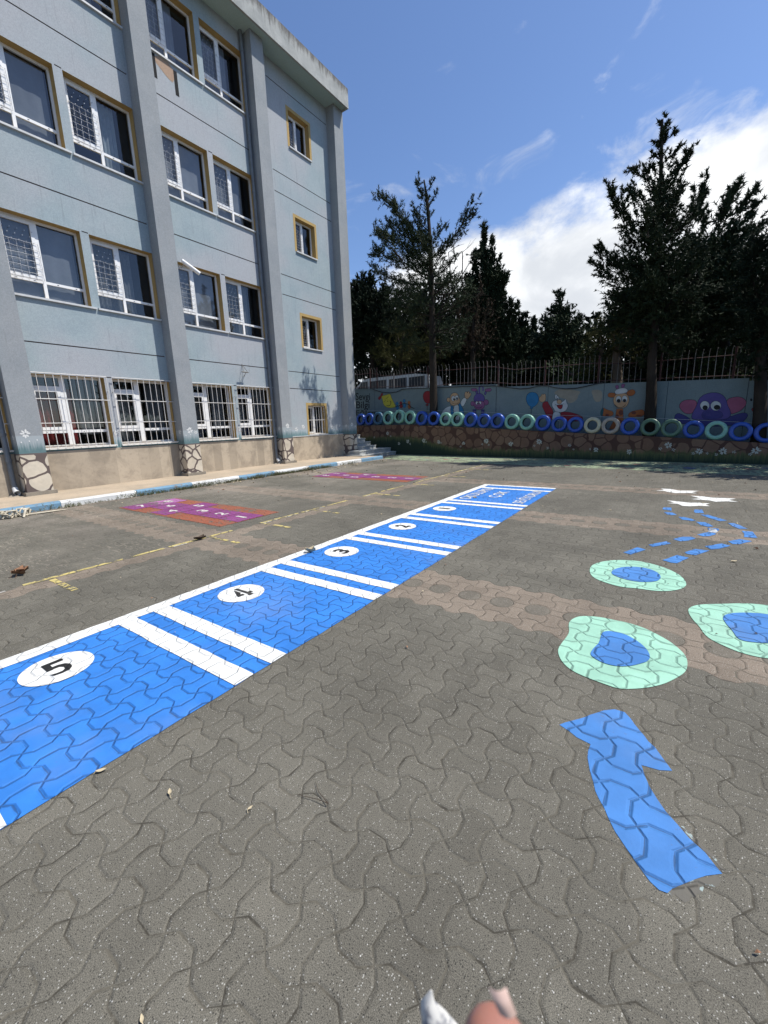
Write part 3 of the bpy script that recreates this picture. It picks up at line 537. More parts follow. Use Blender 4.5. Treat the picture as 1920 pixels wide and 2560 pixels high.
for i in range(0, 5):
    a, b_ = pil[i][1], pil[i+1][0]
    for z in (3.67, 7.18, 10.68): grooves.append((a, b_-.04, z-.014, z+.014))
    for k, (z0, z1) in enumerate(FL[:3]): grooves.append((a+1.68+.05, a+1.68+.19, z1+.005, z1+.03))
for z in (3.00, 3.65, 6.43, 7.13, 9.88, 10.55, 13.34): grooves.append((11.96, 15.02, z-.013, z+.013))
def facade():
    m = MB(); ys = sorted(set([-8.8, YE]+[q for o in openings for q in o[:2]]+[q for o in grooves for q in o[:2]]))
    zs = sorted(set([1.38, 1.10, 14.0]+[q for o in openings for q in o[2:4]]+[q for o in grooves for q in o[2:4]]))
    def inside(y, z, L): return any(o[0] < y < o[1] and o[2] < z < o[3] for o in L)
    for j in range(len(zs)-1):
        zc = (zs[j]+zs[j+1])/2; run = None
        for i in range(len(ys)-1):
            yc = (ys[i]+ys[i+1])/2; kind = 'o' if inside(yc, zc, openings) else 'g' if inside(yc, zc, grooves) else 'w'
            if kind == 'o': continue
            x = XW if kind == 'w' else XW-.012; mm = (M['wall'] if zc > 1.38 else M['grassband']) if kind == 'w' else M['groove']
            m.quad((x,ys[i],zs[j]),(x,ys[i+1],zs[j]),(x,ys[i+1],zs[j+1]),(x,ys[i],zs[j+1]), mm)
    for o in openings:      # ochre jambs and head, bottom
        y0,y1,z0,z1 = o[:4]; x1 = XW-DEP-.06
        m.quad((XW,y0,z0),(XW,y0,z1),(x1,y0,z1),(x1,y0,z0), M['ochre']); m.quad((XW,y1,z0),(x1,y1,z0),(x1,y1,z1),(XW,y1,z1), M['ochre'])
        m.quad((XW,y0,z1),(XW,y1,z1),(x1,y1,z1),(x1,y0,z1), M['ochre']); m.quad((XW,y0,z0),(x1,y0,z0),(x1,y1,z0),(XW,y1,z0), M['ochre'])
    for g2 in grooves:
        y0,y1,z0,z1 = g2; x1 = XW-.012
        m.quad((XW,y0,z1),(XW,y1,z1),(x1,y1,z1),(x1,y0,z1), M['groove']); m.quad((XW,y0,z0),(x1,y0,z0),(x1,y1,z0),(XW,y1,z0), M['groove'])
    # the other walls and the roof slab
    xb = -26
    m.quad((xb,YE,0),(XW-.0,YE,0),(XW,YE,14.0),(xb,YE,14.0), M['wall']); m.quad((XW,-8.8,0),(xb,-8.8,0),(xb,-8.8,14.0),(XW,-8.8,14.0), M['wall'])
    m.quad((xb,-8.8,0),(xb,YE,0),(xb,YE,14.0),(xb,-8.8,14.0), M['wall'])
    return m.build('wall')
B(facade())
# dark rooms behind the windows
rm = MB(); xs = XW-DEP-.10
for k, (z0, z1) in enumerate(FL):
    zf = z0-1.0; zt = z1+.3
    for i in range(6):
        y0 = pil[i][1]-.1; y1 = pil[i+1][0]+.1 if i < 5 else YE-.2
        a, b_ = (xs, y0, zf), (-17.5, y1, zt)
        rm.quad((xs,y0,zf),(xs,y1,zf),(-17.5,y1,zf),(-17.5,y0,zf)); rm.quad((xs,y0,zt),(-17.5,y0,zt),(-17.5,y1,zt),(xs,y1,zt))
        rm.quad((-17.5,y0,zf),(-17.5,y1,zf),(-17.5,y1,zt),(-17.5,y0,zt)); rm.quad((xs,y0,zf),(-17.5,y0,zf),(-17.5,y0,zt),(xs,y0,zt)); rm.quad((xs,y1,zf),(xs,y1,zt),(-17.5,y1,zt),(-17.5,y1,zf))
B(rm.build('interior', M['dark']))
pl_ = MB()
for i in range(6):
    y0, y1 = pil[i][1], pil[i+1][0]; pl_.box((XW-.3, y0+.001, 0.05), (XW+.025, y1-.001, 1.10))
B(pl_.build('plinth', M['plinth']))
cap = MB()
cap.box((XW-.02, 11.552, 1.101), (XW+.045, 15.038, 1.13)); B(cap.build('plinth_cap', M['sill']))
rngb = random.Random(11)
def daisy(b, fn, cy, cz, r, m, n=7, e=0.003):
    for k in range(n):
        a = k*2*math.pi/n+rngb.uniform(-.2,.2); rr = r*rngb.uniform(.8,1.15); w = r*.20
        dx, dy = math.cos(a), math.sin(a); s = (dx*r*.22, dy*r*.22); e_ = (dx*rr, dy*rr)
        b.poly([fn(cy+s[0]-dy*w*.5, cz+s[1]+dx*w*.5, e), fn(cy+e_[0]*.7-dy*w, cz+e_[1]*.7+dx*w, e), fn(cy+e_[0], cz+e_[1], e), fn(cy+e_[0]*.7+dy*w, cz+e_[1]*.7-dx*w, e), fn(cy+s[0]+dy*w*.5, cz+s[1]-dx*w*.5, e)], m)
for i, (y0, y1) in enumerate(pil):
    p = MB(); p.box((XW-.02, y0, 1.5), (XP, y1, 13.96)); po = B(p.build('pilaster', M['pil']))
    f = MB(); f.box((XW-.02, y0, 0.2), (XP, y1, 1.4995)); fo = f.build('painted_foot', M['pilbase'], po); 
    k = MB(); k.box((XW-.02, y0-.05, 0.05), (XP+.07, y1+.05, 0.205)); k.build('footing', M['rough_cement'], po)
    fl = MB(); fn = lambda a, b_, e: (XP+e, a, b_)
    daisy(fl, fn, (y0+y1)/2+rngb.uniform(-.09,.02), 1.53+rngb.uniform(-.03,.02), .10, None, 8)
    if i % 2 == 0: daisy(fl, fn, y1-.09, 1.44, .06, None, 6)
    for q in range(3): fl.poly([fn(y0+.08+.15*q+math.cos(a)*.013, 1.36+.02*q+math.sin(a)*.017, .003) for a in [w*math.pi/3 for w in range(6)]])
    fs = lambda a, b_, e: (a, y0-e, b_)
    daisy(fl, fs, XP-.17, 1.47, .075, None, 6)
    fl.build('painted_flower', M['white_petal'], po)
# flowers on the wall itself beside the small window and between the ground floor windows
wf = MB(); fnw = lambda a, b_, e: (XW+e, a, b_)
for yy in (5.41, 9.40, 1.43): daisy(wf, fnw, yy, 1.50, .085, None)
for yy, zz, rr in ((12.15,1.40,.09),(12.55,1.50,.10),(14.35,1.42,.10),(14.65,1.33,.07),(14.85,1.5,.07)): daisy(wf, fnw, yy, zz, rr, None)
B(wf.build('painted_flowers', M['white_petal']))

# --- windows
def fr_box(b, y0, y1, z0, z1, t_=.055, d=.06, x=0.0):
    b.box((x-d, y0, z0), (x, y0+t_, z1)); b.box((x-d, y1-t_, z0), (x, y1, z1)); b.box((x-d, y0+t_, z0), (x, y1-t_, z0+t_)); b.box((x-d, y0+t_, z1-t_), (x, y1-t_, z1))
def curtain(y0, y1, z0, z1, m, x=-.22, amp=.03, wl=.11, name='curtain'):
    b = MB(); n = int((y1-y0)/.02); vs = []
    for i in range(n+1):
        y = y0+(y1-y0)*i/n; xx = x+math.sin(y/wl*6.28)*amp+math.sin(y/wl*2.3)*amp*.4; vs += [(xx, y, z0), (xx, y, z1)]
    b.add(vs, [(2*i, 2*i+2, 2*i+3, 2*i+1) for i in range(n)], None, True); return b.build(name, m)
def window(kind, w, h, variant=0):
    """built with its outer lower left corner at the origin, the outside towards +X"""
    fx_ = 0.0; b = MB(); sub = []
    sn = -0.0
    if kind == 'u':
        ml = .44*w; zt = .22*h; fr_box(b, 0, w, 0, h, .05)
        b.box((-.055, ml, .05), (.004, ml+.07, h-.05)); b.box((-.055, .05, zt), (.003, ml, zt+.075)); b.box((-.055, ml+.07, zt), (.003, w-.05, zt+.06))
        fr_box(b, .05, ml, zt+.075, h-.05, .07, .05, .014)                       # opening sash
        panes = [(.12, ml-.07, zt+.145, h-.12), (ml+.07, w-.05, zt+.06, h-.05), (.05, ml, .05, zt), (ml+.07, w-.05, .05, zt)]
    elif kind == 'g':
        ml = .40*w; zt = .20*h; fr_box(b, 0, w, 0, h, .055)
        b.box((-.055, ml, .055), (.006, ml+.12, h-.055)); b.box((-.055, .055, zt), (.003, ml, zt+.08)); b.box((-.055, ml+.12, zt), (.003, w-.055, zt+.07))
        b.box((-.055, .055, h-.32), (.003, ml, h-.26)); fr_box(b, .055, ml, zt+.08, h-.32, .075, .05, .014)
        panes = [(.13, ml-.075, zt+.155, h-.395), (.055, ml, h-.26, h-.055), (ml+.12, w-.055, zt+.07, h-.055), (.055, ml, .055, zt), (ml+.12, w-.055, .055, zt)]
    else:
        ml = .50*w-.03; fr_box(b, 0, w, 0, h, .045); b.box((-.055, ml, .045), (.006, ml+.06, h-.045)); fr_box(b, .045, ml, .045, h-.045, .06, .05, .014)
        panes = [(.105, ml-.06, .105, h-.105), (ml+.06, w-.045, .045, h-.045)]
    # dark drainage slots in the rails
    sl = MB(); 
    if kind != 's' and kind != 'sg':
        for yy in (.12*w, .33*w, .62*w, .86*w): sl.box((.0042 if 1 else 0, yy, (.22 if kind == 'u' else .20)*h+.022), (.0062, yy+.035, (.22 if kind == 'u' else .20)*h+.034))
    wo = b.build('window', M['pvc'])
    gp_ = MB()
    for i, (y0, y1, z0, z1) in enumerate(panes): x = -.025; gp_.quad((x,y0,z0),(x,y1,z0),(x,y1,z1),(x,y0,z1))
    gp_.build('pane', M['glass'], wo)
    if sl.v: sl.build('drain_slots', M['slot'], wo)
    si = MB(); ex = .05 if kind in ('u', 'g') else .04
    si.box((-.02, -.06 if kind != 'g' else -.02, -.045), (DEP+.055, w+(.10 if kind == 'u' else .05), -.002)); so = si.build('sill', M['sill'] if kind != 'g' else M['pvc'], wo)
    if kind in ('u', 's'):     # wire mesh over the opening sash
        y0, y1, z0, z1 = (.06, ml+.03, (.22*h+.05) if kind == 'u' else .05, h-.30*h)
        r = random.Random(int(w*1000)+variant); wm = MB(); x = .032; st_ = .115 if kind == 'u' else .09
        n = int((y1-y0)/st_); q = int((z1-z0)/st_)
        for i in range(n+1):
            yy = y0+(y1-y0)*i/n; wm.tube([(x, yy+r.uniform(-.008,.008), z0+(z1-z0)*k/6) for k in range(7)], .0042, 4, caps=False)
        for k in range(q+1):
            zz = z0+(z1-z0)*k/q; wm.tube([(x+.003, y0+(y1-y0)*i/6, zz+r.uniform(-.010,.010)) for i in range(7)], .0042, 4, caps=False)
        for i in range(n+1):
            for k in range(q+4):
                yy = y0+(y1-y0)*i/n+((k > q) and (k % 2)*st_*.5); zz = z0+st_*k
                if zz < h-.12 and yy < y1: wm.box((x-.004, yy-.008, zz-.008), (x+.008, yy+.008, zz+.008))
        wm.build('wire_mesh', M['wire'], wo)
    if kind in ('g', 'sg'):    # barred grille standing off the wall
        gr = MB(); x = DEP+.07 if kind == 'g' else DEP-.05; nb = 11 if kind == 'g' else 7; za, zb = (-.02, h+.03) if kind == 'g' else (.0, h-.01)
        ya, yb = (-.04, w+.03) if kind == 'g' else (.03, w-.03)
        for i in range(nb): yy = ya+(yb-ya)*i/(nb-1); gr.tube([(x, yy, za), (x, yy, zb)], .0085, 6)
        for zz in ((za+.01, za+(zb-za)*.34, za+(zb-za)*.66, zb-.01) if kind == 'g' else (za+.01, za+(zb-za)*.5, zb-.01)): gr.tube([(x+.012, ya, zz), (x+.012, yb, zz)], .010, 6)
        for yy in (ya, yb):
            for zz in (h*.2, h*.8): gr.tube([(x, yy, zz), (x-.08, yy, zz)], .008, 6)
        gr.build('security_bars', M['steel'], wo)
    cu = None
    if kind == 'u':
        if variant == 1: cu = curtain(ml+.10, w-.35, .06, h-.05, M['pale_curtain'])
        elif variant == 2: cu = curtain(.05, w-.5, .06, h-.05, M['blind'], amp=.01, x=-.14, name='blind')
        elif variant == 3: cu = curtain(.05, w-.45, .06, h-.05, M['net'], amp=.02)
        elif variant == 0: cu = curtain(.06, w-(.10 if w > 1.6 else .36), .06, h-.05, M['blind'], amp=.004, wl=.3, x=-.12, name='blind')
    if kind == 'g':
        cu = curtain(.06, w*(.58 if variant == 1 else .34), .06, h-.3, M['red_curtain'] if variant == 1 else M['net'], wl=.16); cu.parent = wo
        cu = curtain(w*.64, w-.12, .3, h-.05, M['net'], wl=.13)
    if cu: cu.parent = wo
    return wo
cache = {}
for (y0, y1, z0, z1, kind, k, i) in openings:
    if kind == 'u': var = {(3,0):2,(3,1):2,(2,1):0,(2,0):0,(1,0):0,(1,1):3}.get((k, int(y1 in [p[0] for p in pil])), 0)
    elif kind == 'g': var = 1 if (i == 3 and y1-y0 > 1.6) else 0
    else: var = 0
    if kind == 'u' and k == 2 and i == 3 and y1 == 7.10: var = 1
    w, h = round(y1-y0, 3), round(z1-z0, 3); key = (kind, w, h, var)
    if key in cache: o = dup(cache[key])
    else: o = window(kind, w, h, var); cache[key] = o
    o.location = Vector((XW-DEP, y0, z0))-Vector(bld.location); o.parent = bld
# ochre band painted round the small windows
for (z0, z1) in small:
    ob_ = MB(); x = XW+.004; y0, y1 = 12.90, 13.95; w_ = .105
    ob_.quad((x,y0-w_,z0-.02),(x,y0,z0-.02),(x,y0,z1),(x,y0-w_,z1)); ob_.quad((x,y1,z0-.02),(x,y1+w_,z0-.02),(x,y1+w_,z1),(x,y1,z1)); ob_.quad((x,y0-w_,z1),(x,y1+w_,z1),(x,y1+w_,z1+w_),(x,y0-w_,z1+w_))
    B(ob_.build('window_surround', M['ochre']))

# --- eaves
e = MB(); XE = -11.97
e.box((-26.4,-9.2,13.94),(XE-.07,YE-.07,14.05), M['mintcoat'])
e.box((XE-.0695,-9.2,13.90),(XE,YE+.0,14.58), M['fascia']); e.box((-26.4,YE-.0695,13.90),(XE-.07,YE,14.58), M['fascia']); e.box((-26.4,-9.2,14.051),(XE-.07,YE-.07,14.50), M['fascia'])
B(e.build('eaves'))
# --- bare patch and slots under the top window of the third bay
pt = MB(); pt.poly([(XW+.003, y, z) for y, z in chaikin([(7.93,11.64),(8.44,11.64),(8.44,11.20),(8.25,11.24),(8.1,11.33),(8.0,11.40),(7.93,11.43)], 1)], M['plaster'])
pt.box((XW-.01,7.84,11.05),(XW+.004,7.93,11.63), M['slot']); pt.box((XW-.01,8.44,10.94),(XW+.0045,8.545,11.55), M['slot']); B(pt.build('bare_patch'))
# --- drainpipes
def drain(y, zt):
    r = .055; x = XW+.085; d_ = MB(); d_.tube([(x, y, zt), (x, y, 0.42), (x+.03, y, 0.30)], r, 14); po = d_.build('drainpipe', M['pipe']); B(po)
    for z in [0.95, 1.55, 2.7, 4.4, 5.2, 6.9, 8.6, 9.4, 11.1, 12.6, 13.4]:
        if z < zt: q = MB(); q.tube([(x, y, z-.03), (x, y, z+.03)], r+.012, 14); q.box((XW-.01, y-.012, z-.012), (x, y+.012, z+.012)); q.build('bracket', M['pipe'], po)
    s = MB(); s.tube([(x+.03, y, .32), (x+.07, y, .24), (x+.14, y, .20)], [r+.005, r+.008, r+.012], 14, caps=False); s.build('outlet', M['sill'], po)
    c = MB(); n = 12
    c.add([(x+.14*math.cos(a)+.02, y+.17*math.sin(a)*(1 if math.sin(a) < 0 else .7), .12) for a in [k*math.pi*2/n for k in range(n)]]+[(x+.02, y, .21)], [(k, (k+1) % n, n) for k in range(n)], None, True); c.build('cement_mound', M['rough_cement'], po)
drain(2.99, 13.95); drain(10.93, 13.95); drain(-4.96, 13.95)

# ------------------------------------------------ the stone-painted planter wall and the mural wall behind it
LA = np.array([-11.2, 17.5, 0.0]); LD = np.array([0.994, -0.110, 0.0]); LN = np.array([-0.110, -0.994, 0.0])   # along, and out towards the yard
def LP(s, z, off=0.0): p = LA+LD*s+LN*off; return (p[0], p[1], z)
def on_wall(px, py, off):
    """(s, z) of a point of the photograph on the plane that stands `off` in front of the planter face"""
    A = LA+LN*off; v = ray(px, py); o = np.array([0, 0, CAM_H]); k = ((A-o)@LN)/(v@LN); p = o+v*k; return (float((p-A)@LD), float(p[2]))
def interp(T, s):
    for (a, za), (b, zb) in zip(T, T[1:]):
        if s <= b: return za+(zb-za)*(max(s, a)-a)/(b-a)
    return T[-1][1]
LEDGE = [(-4.6,1.47),(1.2,1.42),(1.3,1.36),(2.16,1.34),(5.9,1.10),(7.72,0.98),(10.8,0.80),(13.5,0.60),(19,0.40)]
WT = [(-4.6,3.42),(-3.59,3.42),(-2.15,3.33),(1.74,3.06),(1.75,3.15),(4.77,2.98),(4.78,2.87),(6.93,2.76),(8.92,2.66),(12.87,2.48),(12.88,2.40),(13.5,2.37),(19,2.2)]
def mat_planter():
    m, t, b = mat('painted_cobble_wall'); pos = t.new('ShaderNodeNewGeometry').outputs['Position']; x, y, z = t.xyz(pos)
    base = stone_color(t, t.comb(x, 0.2, z), 2.6, (0.165, 0.090, 0.056), (0.215, 0.130, 0.082), (0.082, 0.038, 0.025), 0.035)
    bl = t.noise(t.v('MULTIPLY', pos, (16, 16, 1.2)), 1.0, 6, 0.75)
    lo = t.sstep(x, -10.8, -7.5, 0.55, 0.0); zz = t.m('SUBTRACT', t.m('ADD', z, t.m('MULTIPLY', t.m('SUBTRACT', bl, 0.5), -0.7)), lo)
    gz = t.sstep(zz, 0.22, 0.40, 1.0, 0.0); gcol = t.mix(t.sstep(zz, 0.0, 0.34), c4((0.014, 0.034, 0.018)), c4((0.10, 0.115, 0.040)))
    t.put(b.inputs['Base Color'], t.mix(gz, base, gcol)); b.inputs['Roughness'].default_value = 0.85; return m
M['planter'] = mat_planter(); M['mural'] = mat_wall('mural_background', (0.195, 0.255, 0.262), 0.10, 0.3, 0.25); M['soil'] = plain('dark_soil', (0.05, 0.04, 0.028), 1.0, var=0.3)
pw = thing('planter_wall', 'low retaining wall painted with brown cobbles, daisies and grass under the tyres', 'wall', LP(4, 0))
ss = [-4.6,1.2,1.3,2.16,5.9,7.72,10.8,13.5,19]
b = MB()
for a, c in zip(ss, ss[1:]):
    za, zc = interp(LEDGE, a), interp(LEDGE, c)
    b.quad(LP(a,-.05),LP(c,-.05),LP(c,zc),LP(a,za)); b.quad(LP(a,za),LP(c,zc),LP(c,zc,-.22),LP(a,za,-.22)); b.quad(LP(a,za,-.22),LP(c,zc,-.22),LP(c,-.05,-.22),LP(a,-.05,-.22))
b.quad(LP(-4.6,-.05),LP(-4.6,1.47),LP(-4.6,1.47,-.22),LP(-4.6,-.05,-.22)); on(pw, b.build('cobble_face', M['planter']))
b = MB()
for a, c in zip(ss, ss[1:]): b.quad(LP(a,interp(LEDGE,a)-.05,-.219),LP(c,interp(LEDGE,c)-.05,-.219),LP(c,interp(LEDGE,c)-.05,-.76),LP(a,interp(LEDGE,a)-.05,-.76))
on(pw, b.build('soil_bed', M['soil']))
r3 = random.Random(3); b = MB(); fnp = lambda s, z, e: LP(s, z, e)
r5 = lambda x, y: on_wall(860+x/3.072, 850+y/3.072, 0.003); r6 = lambda x, y: on_wall(1380+x/3.072, 850+y/3.072, 0.003)
for q, r_ in [(r5(333,717),.10),(r5(358,738),.05),(r5(232,748),.06),(r5(422,797),.08),(r5(490,778),.10),(r5(507,797),.06),(r5(612,773),.11),(r5(630,783),.05),(r5(727,783),.09),(r5(745,790),.05),(r5(918,793),.08),(r5(895,817),.05),(r5(1062,800),.05),(r5(1092,775),.12),(r5(1112,805),.05),(r5(1280,798),.10),(r5(1498,780),.12),(r5(1462,812),.05),(r5(1565,830),.06),
    (r6(135,808),.07),(r6(165,840),.04),(r6(338,842),.09),(r6(293,838),.04),(r6(592,858),.09),(r6(832,835),.06),(r6(893,808),.11),(r6(932,843),.06),(r6(1130,855),.10),(r6(1085,870),.05),(r6(1190,870),.04),(r6(1312,855),.11),(r6(1262,880),.05),(r6(1398,860),.05),(r6(1565,850),.11),(r6(1520,878),.05)]:
    daisy(b, fnp, q[0], q[1], r_*1.02, None, 8 if r_ > .07 else 5)
on(pw, b.build('painted_daisies', plain('daisy_white', (0.50, 0.52, 0.45), 0.8)))

mw = thing('mural_wall', 'pale blue concrete wall painted with cartoon animals, balloons and words behind the tyres', 'wall', LP(4, 0, -.75))
OFF = -.75; b = MB(); sw = [q[0] for q in WT]
for (a, za), (c, zc) in zip(WT, WT[1:]):
    if c-a < .02: continue
    b.quad(LP(a,.0,OFF),LP(c,.0,OFF),LP(c,zc,OFF),LP(a,za,OFF)); b.quad(LP(a,za,OFF),LP(c,zc,OFF),LP(c,zc,OFF-.22),LP(a,za,OFF-.22)); b.quad(LP(a,za,OFF-.22),LP(c,zc,OFF-.22),LP(c,0,OFF-.22),LP(a,0,OFF-.22))
for s_, z0, z1 in ((1.745,3.05,3.15),(4.775,2.86,2.98),(12.875,2.39,2.48)): b.quad(LP(s_,z0,OFF),LP(s_,z0,OFF-.22),LP(s_,z1,OFF-.22),LP(s_,z1,OFF))
on(mw, b.build('wall_panel', M['mural']))
b = MB()
for s_ in (-2.17, 1.75, 4.76, 6.94, 8.93, 10.85, 12.87):
    z1 = interp(WT, s_-.02)-.01; b.quad(LP(s_-.008,1.0,OFF+.002),LP(s_+.008,1.0,OFF+.002),LP(s_+.008,z1,OFF+.002),LP(s_-.008,z1,OFF+.002))
on(mw, b.build('panel_joint', plain('joint_dark', (0.05, 0.06, 0.065), 0.9)))
# mural figures, traced onto the wall plane at their true size
PC = {k: plain('mural_'+k, v, 0.85, var=0.10, scale=5) for k, v in dict(skin=(0.50,0.33,0.19), ink=(0.012,0.012,0.014), white=(0.55,0.58,0.57), blue=(0.025,0.17,0.35), red=(0.26,0.020,0.028), purple=(0.10,0.075,0.25), dpurple=(0.055,0.05,0.19), mauve=(0.24,0.09,0.20), pink=(0.34,0.10,0.17), yellow=(0.58,0.50,0.05), orange=(0.38,0.12,0.035), brown=(0.17,0.05,0.03), tan=(0.52,0.33,0.18), grey=(0.30,0.28,0.22), teal=(0.02,0.10,0.11)).items()}
class Fig:
    """a painted figure: shapes are given in the pixels of one enlarged view and land on the wall plane"""
    def __init__(s, ox, oy, sc): s.ox, s.oy, s.sc = ox, oy, sc; s.b = MB(); s.k = 0
    def pt(s, x, y): s_, z = on_wall(s.ox+x/s.sc, s.oy+y/s.sc, OFF); return LP(s_, z, OFF+.002+s.k*.0006)
    def P(s, pts, c, line=7, curve=1):
        if curve: pts = chaikin(pts, curve)
        if line:
            cx = sum(p[0] for p in pts)/len(pts); cy = sum(p[1] for p in pts)/len(pts); o = []
            n = len(pts); area = sum(pts[i][0]*pts[(i+1) % n][1]-pts[(i+1) % n][0]*pts[i][1] for i in range(n)); sg = 1 if area > 0 else -1
            for i in range(n):
                a, q = pts[i-1], pts[(i+1) % n]; dx, dy = q[0]-a[0], q[1]-a[1]; L = math.hypot(dx, dy) or 1; o.append((pts[i][0]+dy/L*line*sg*.7, pts[i][1]-dx/L*line*sg*.7))
            s.b.poly([s.pt(*p) for p in o], PC['ink']); s.k += 1
        s.b.poly([s.pt(*p) for p in pts], PC[c]); s.k += 1
    def E(s, cx, cy, rx, ry, c, line=7, rot=0):
        a = R(rot); s.P([(cx+rx*math.cos(q)*math.cos(a)-ry*math.sin(q)*math.sin(a), cy+rx*math.cos(q)*math.sin(a)+ry*math.sin(q)*math.cos(a)) for q in [i*math.pi/12 for i in range(24)]], c, line, 0)
    def L(s, pts, w, c='ink'):
        o1, o2 = [], []
        for i, p in enumerate(pts):
            a, q = pts[max(i-1, 0)], pts[min(i+1, len(pts)-1)]; dx, dy = q[0]-a[0], q[1]-a[1]; l = math.hypot(dx, dy) or 1
            o1.append((p[0]-dy/l*w, p[1]+dx/l*w)); o2.append((p[0]+dy/l*w, p[1]-dx/l*w))
        for i in range(len(pts)-1): s.b.add([s.pt(*o1[i]), s.pt(*o1[i+1]), s.pt(*o2[i+1]), s.pt(*o2[i])], [(0,1,2,3)], PC[c])
        s.k += 1
    def done(s, name): o = s.b.build(name); return on(mw, o)
def arc(cx, cy, rx, ry, a0, a1, n=12): return [(cx+rx*math.cos(R(a0+(a1-a0)*i/n)), cy+ry*math.sin(R(a0+(a1-a0)*i/n))) for i in range(n+1)]
# waving bald child in a blue vest
f = Fig(1000, 940, 6.38)
f.P([(660,600),(700,530),(760,490),(820,478),(860,700),(640,700)], 'white'); f.P([(805,478),(850,482),(880,700),(820,700)], 'blue'); f.P([(850,480),(940,440),(960,700),(875,700)], 'white')
f.P([(935,440),(965,440),(1020,560),(1020,700),(960,700)], 'blue'); f.P([(960,430),(1020,340),(1062,365),(1060,400),(1000,500)], 'white')
f.P([(1035,330),(1035,270),(1060,245),(1075,285),(1085,245),(1108,255),(1100,290),(1125,265),(1138,290),(1110,335),(1080,365),(1050,355)], 'skin')
f.E(775,380,26,32,'skin'); f.P([(800,440),(800,380),(808,310),(840,275),(885,268),(925,290),(945,350),(960,400),(945,440),(900,465),(840,470)], 'skin'); f.E(852,358,30,40,'white'); f.E(908,345,26,38,'white')
f.E(864,372,13,19,'ink',0); f.E(912,358,13,20,'ink',0); f.L(arc(885,405,55,42,20,150), 3); f.done('painted_child')
# purple figure hanging by its tail above a pink face
f = Fig(1000, 940, 6.38)
f.L([(1270,290),(1262,220),(1268,175),(1300,160),(1325,180),(1325,240)], 11, 'purple'); f.P([(1205,230),(1235,225),(1240,290),(1215,295)], 'purple'); f.P([(1345,290),(1360,240),(1385,255),(1365,305)], 'purple')
f.P([(1135,220),(1150,197),(1210,200),(1232,215),(1222,242),(1160,242)], 'mauve'); f.P([(1350,225),(1380,205),(1440,195),(1462,218),(1440,245),(1380,250)], 'mauve')
f.E(1265,365,85,88,'purple'); f.E(1160,440,30,35,'mauve'); f.E(1375,420,38,42,'mauve'); f.P([(1180,440),(1200,410),(1265,400),(1330,405),(1355,450),(1340,510),(1270,540),(1195,515)], 'mauve')
f.E(1228,430,18,24,'white'); f.E(1278,428,19,22,'white'); f.E(1238,436,8,12,'ink',0); f.E(1272,434,8,12,'ink',0); f.L(arc(1258,475,55,35,15,165), 3)
f.P([(1165,535),(1215,530),(1215,640),(1165,640)], 'dpurple', 6, 0); f.P([(1300,535),(1345,535),(1345,640),(1300,640)], 'dpurple', 6, 0); f.done('painted_monkey')
# red balloon / blue balloon
f = Fig(1000, 940, 6.38); f.P([(370,350),(372,290),(400,250),(450,240),(500,255),(530,320),(510,400),(455,445),(400,420)], 'red'); f.P([(412,450),(455,448),(452,472),(412,470)], 'red'); f.L([(433,472),(435,600)], 4); f.done('painted_balloon')
f = Fig(1300, 940, 6.38); f.P([(97,385),(105,310),(150,265),(210,258),(270,280),(300,350),(290,420),(240,480),(190,500),(130,465)], 'blue'); f.P([(165,498),(208,498),(205,520),(162,520)], 'blue'); f.L([(180,520),(178,610)], 4); f.done('painted_balloon')
# bearded man in a red coat (his hat has flaked off with the plaster)
f = Fig(1300, 940, 6.38)
f.P([(340,450),(430,390),(470,470),(535,560),(510,640),(500,720),(460,720),(410,600)], 'red'); f.P([(305,380),(310,340),(340,320),(350,285),(370,300),(400,280),(412,330),(405,390),(360,420),(320,405)], 'skin')
f.P([(640,580),(720,570),(850,590),(960,630),(1000,660),(1000,720),(640,720)], 'red'); f.P([(540,560),(645,580),(645,720),(505,720)], 'white')
f.P([(512,450),(530,400),(590,385),(640,420),(690,410),(735,360),(740,420),(768,470),(750,520),(720,560),(640,580),(560,560),(540,520),(520,490)], 'white')
f.E(628,412,36,34,'skin'); f.P([(585,465),(640,462),(682,455),(672,510),(645,530),(610,510)], 'red'); f.E(577,330,18,36,'white'); f.E(603,350,14,34,'white'); f.E(600,366,8,13,'ink',0); f.L([(560,455),(600,468),(660,462),(700,440)], 3); f.done('painted_man')
f = Fig(1300, 940, 6.38)
for pl in ([(545,260),(600,220),(720,210),(900,230),(975,250),(930,300),(910,380),(830,430),(770,440),(745,370),(700,360),(640,350),(560,300)], [(1130,230),(1220,215),(1310,235),(1315,330),(1290,400),(1230,420),(1180,390),(1160,310)]): f.P(pl, 'grey', 0, 2)
f.done('flaked_plaster')
# giraffe
f = Fig(1460, 940, 8.295)
f.P([(680,680),(805,680),(812,900),(812,1100),(520,1100),(600,960),(650,860)], 'orange', 8, 0); f.E(765,760,45,55,'brown',0); f.E(690,840,35,45,'brown',0); f.E(740,980,60,70,'brown',0)
f.P([(390,650),(470,700),(610,735),(600,830),(430,835),(380,820)], 'orange'); f.P([(340,740),(390,650),(410,690),(385,830),(345,815)], 'teal', 5); f.E(480,810,40,26,'brown',0)
f.P([(905,840),(950,750),(1080,715),(1245,690),(1250,835),(1000,850)], 'orange'); f.E(1030,760,50,38,'brown',0); f.E(1130,820,50,18,'brown',0)
f.P([(495,385),(530,350),(600,350),(660,370),(630,440),(540,445),(500,420)], 'orange'); f.P([(880,350),(930,300),(1000,278),(1055,300),(1065,350),(1020,400),(950,415),(900,390)], 'orange')
f.P([(660,250),(650,205),(690,190),(722,200),(712,270),(690,275)], 'mauve'); f.P([(770,190),(800,165),(850,170),(850,205),(825,215),(828,260),(790,255)], 'mauve')
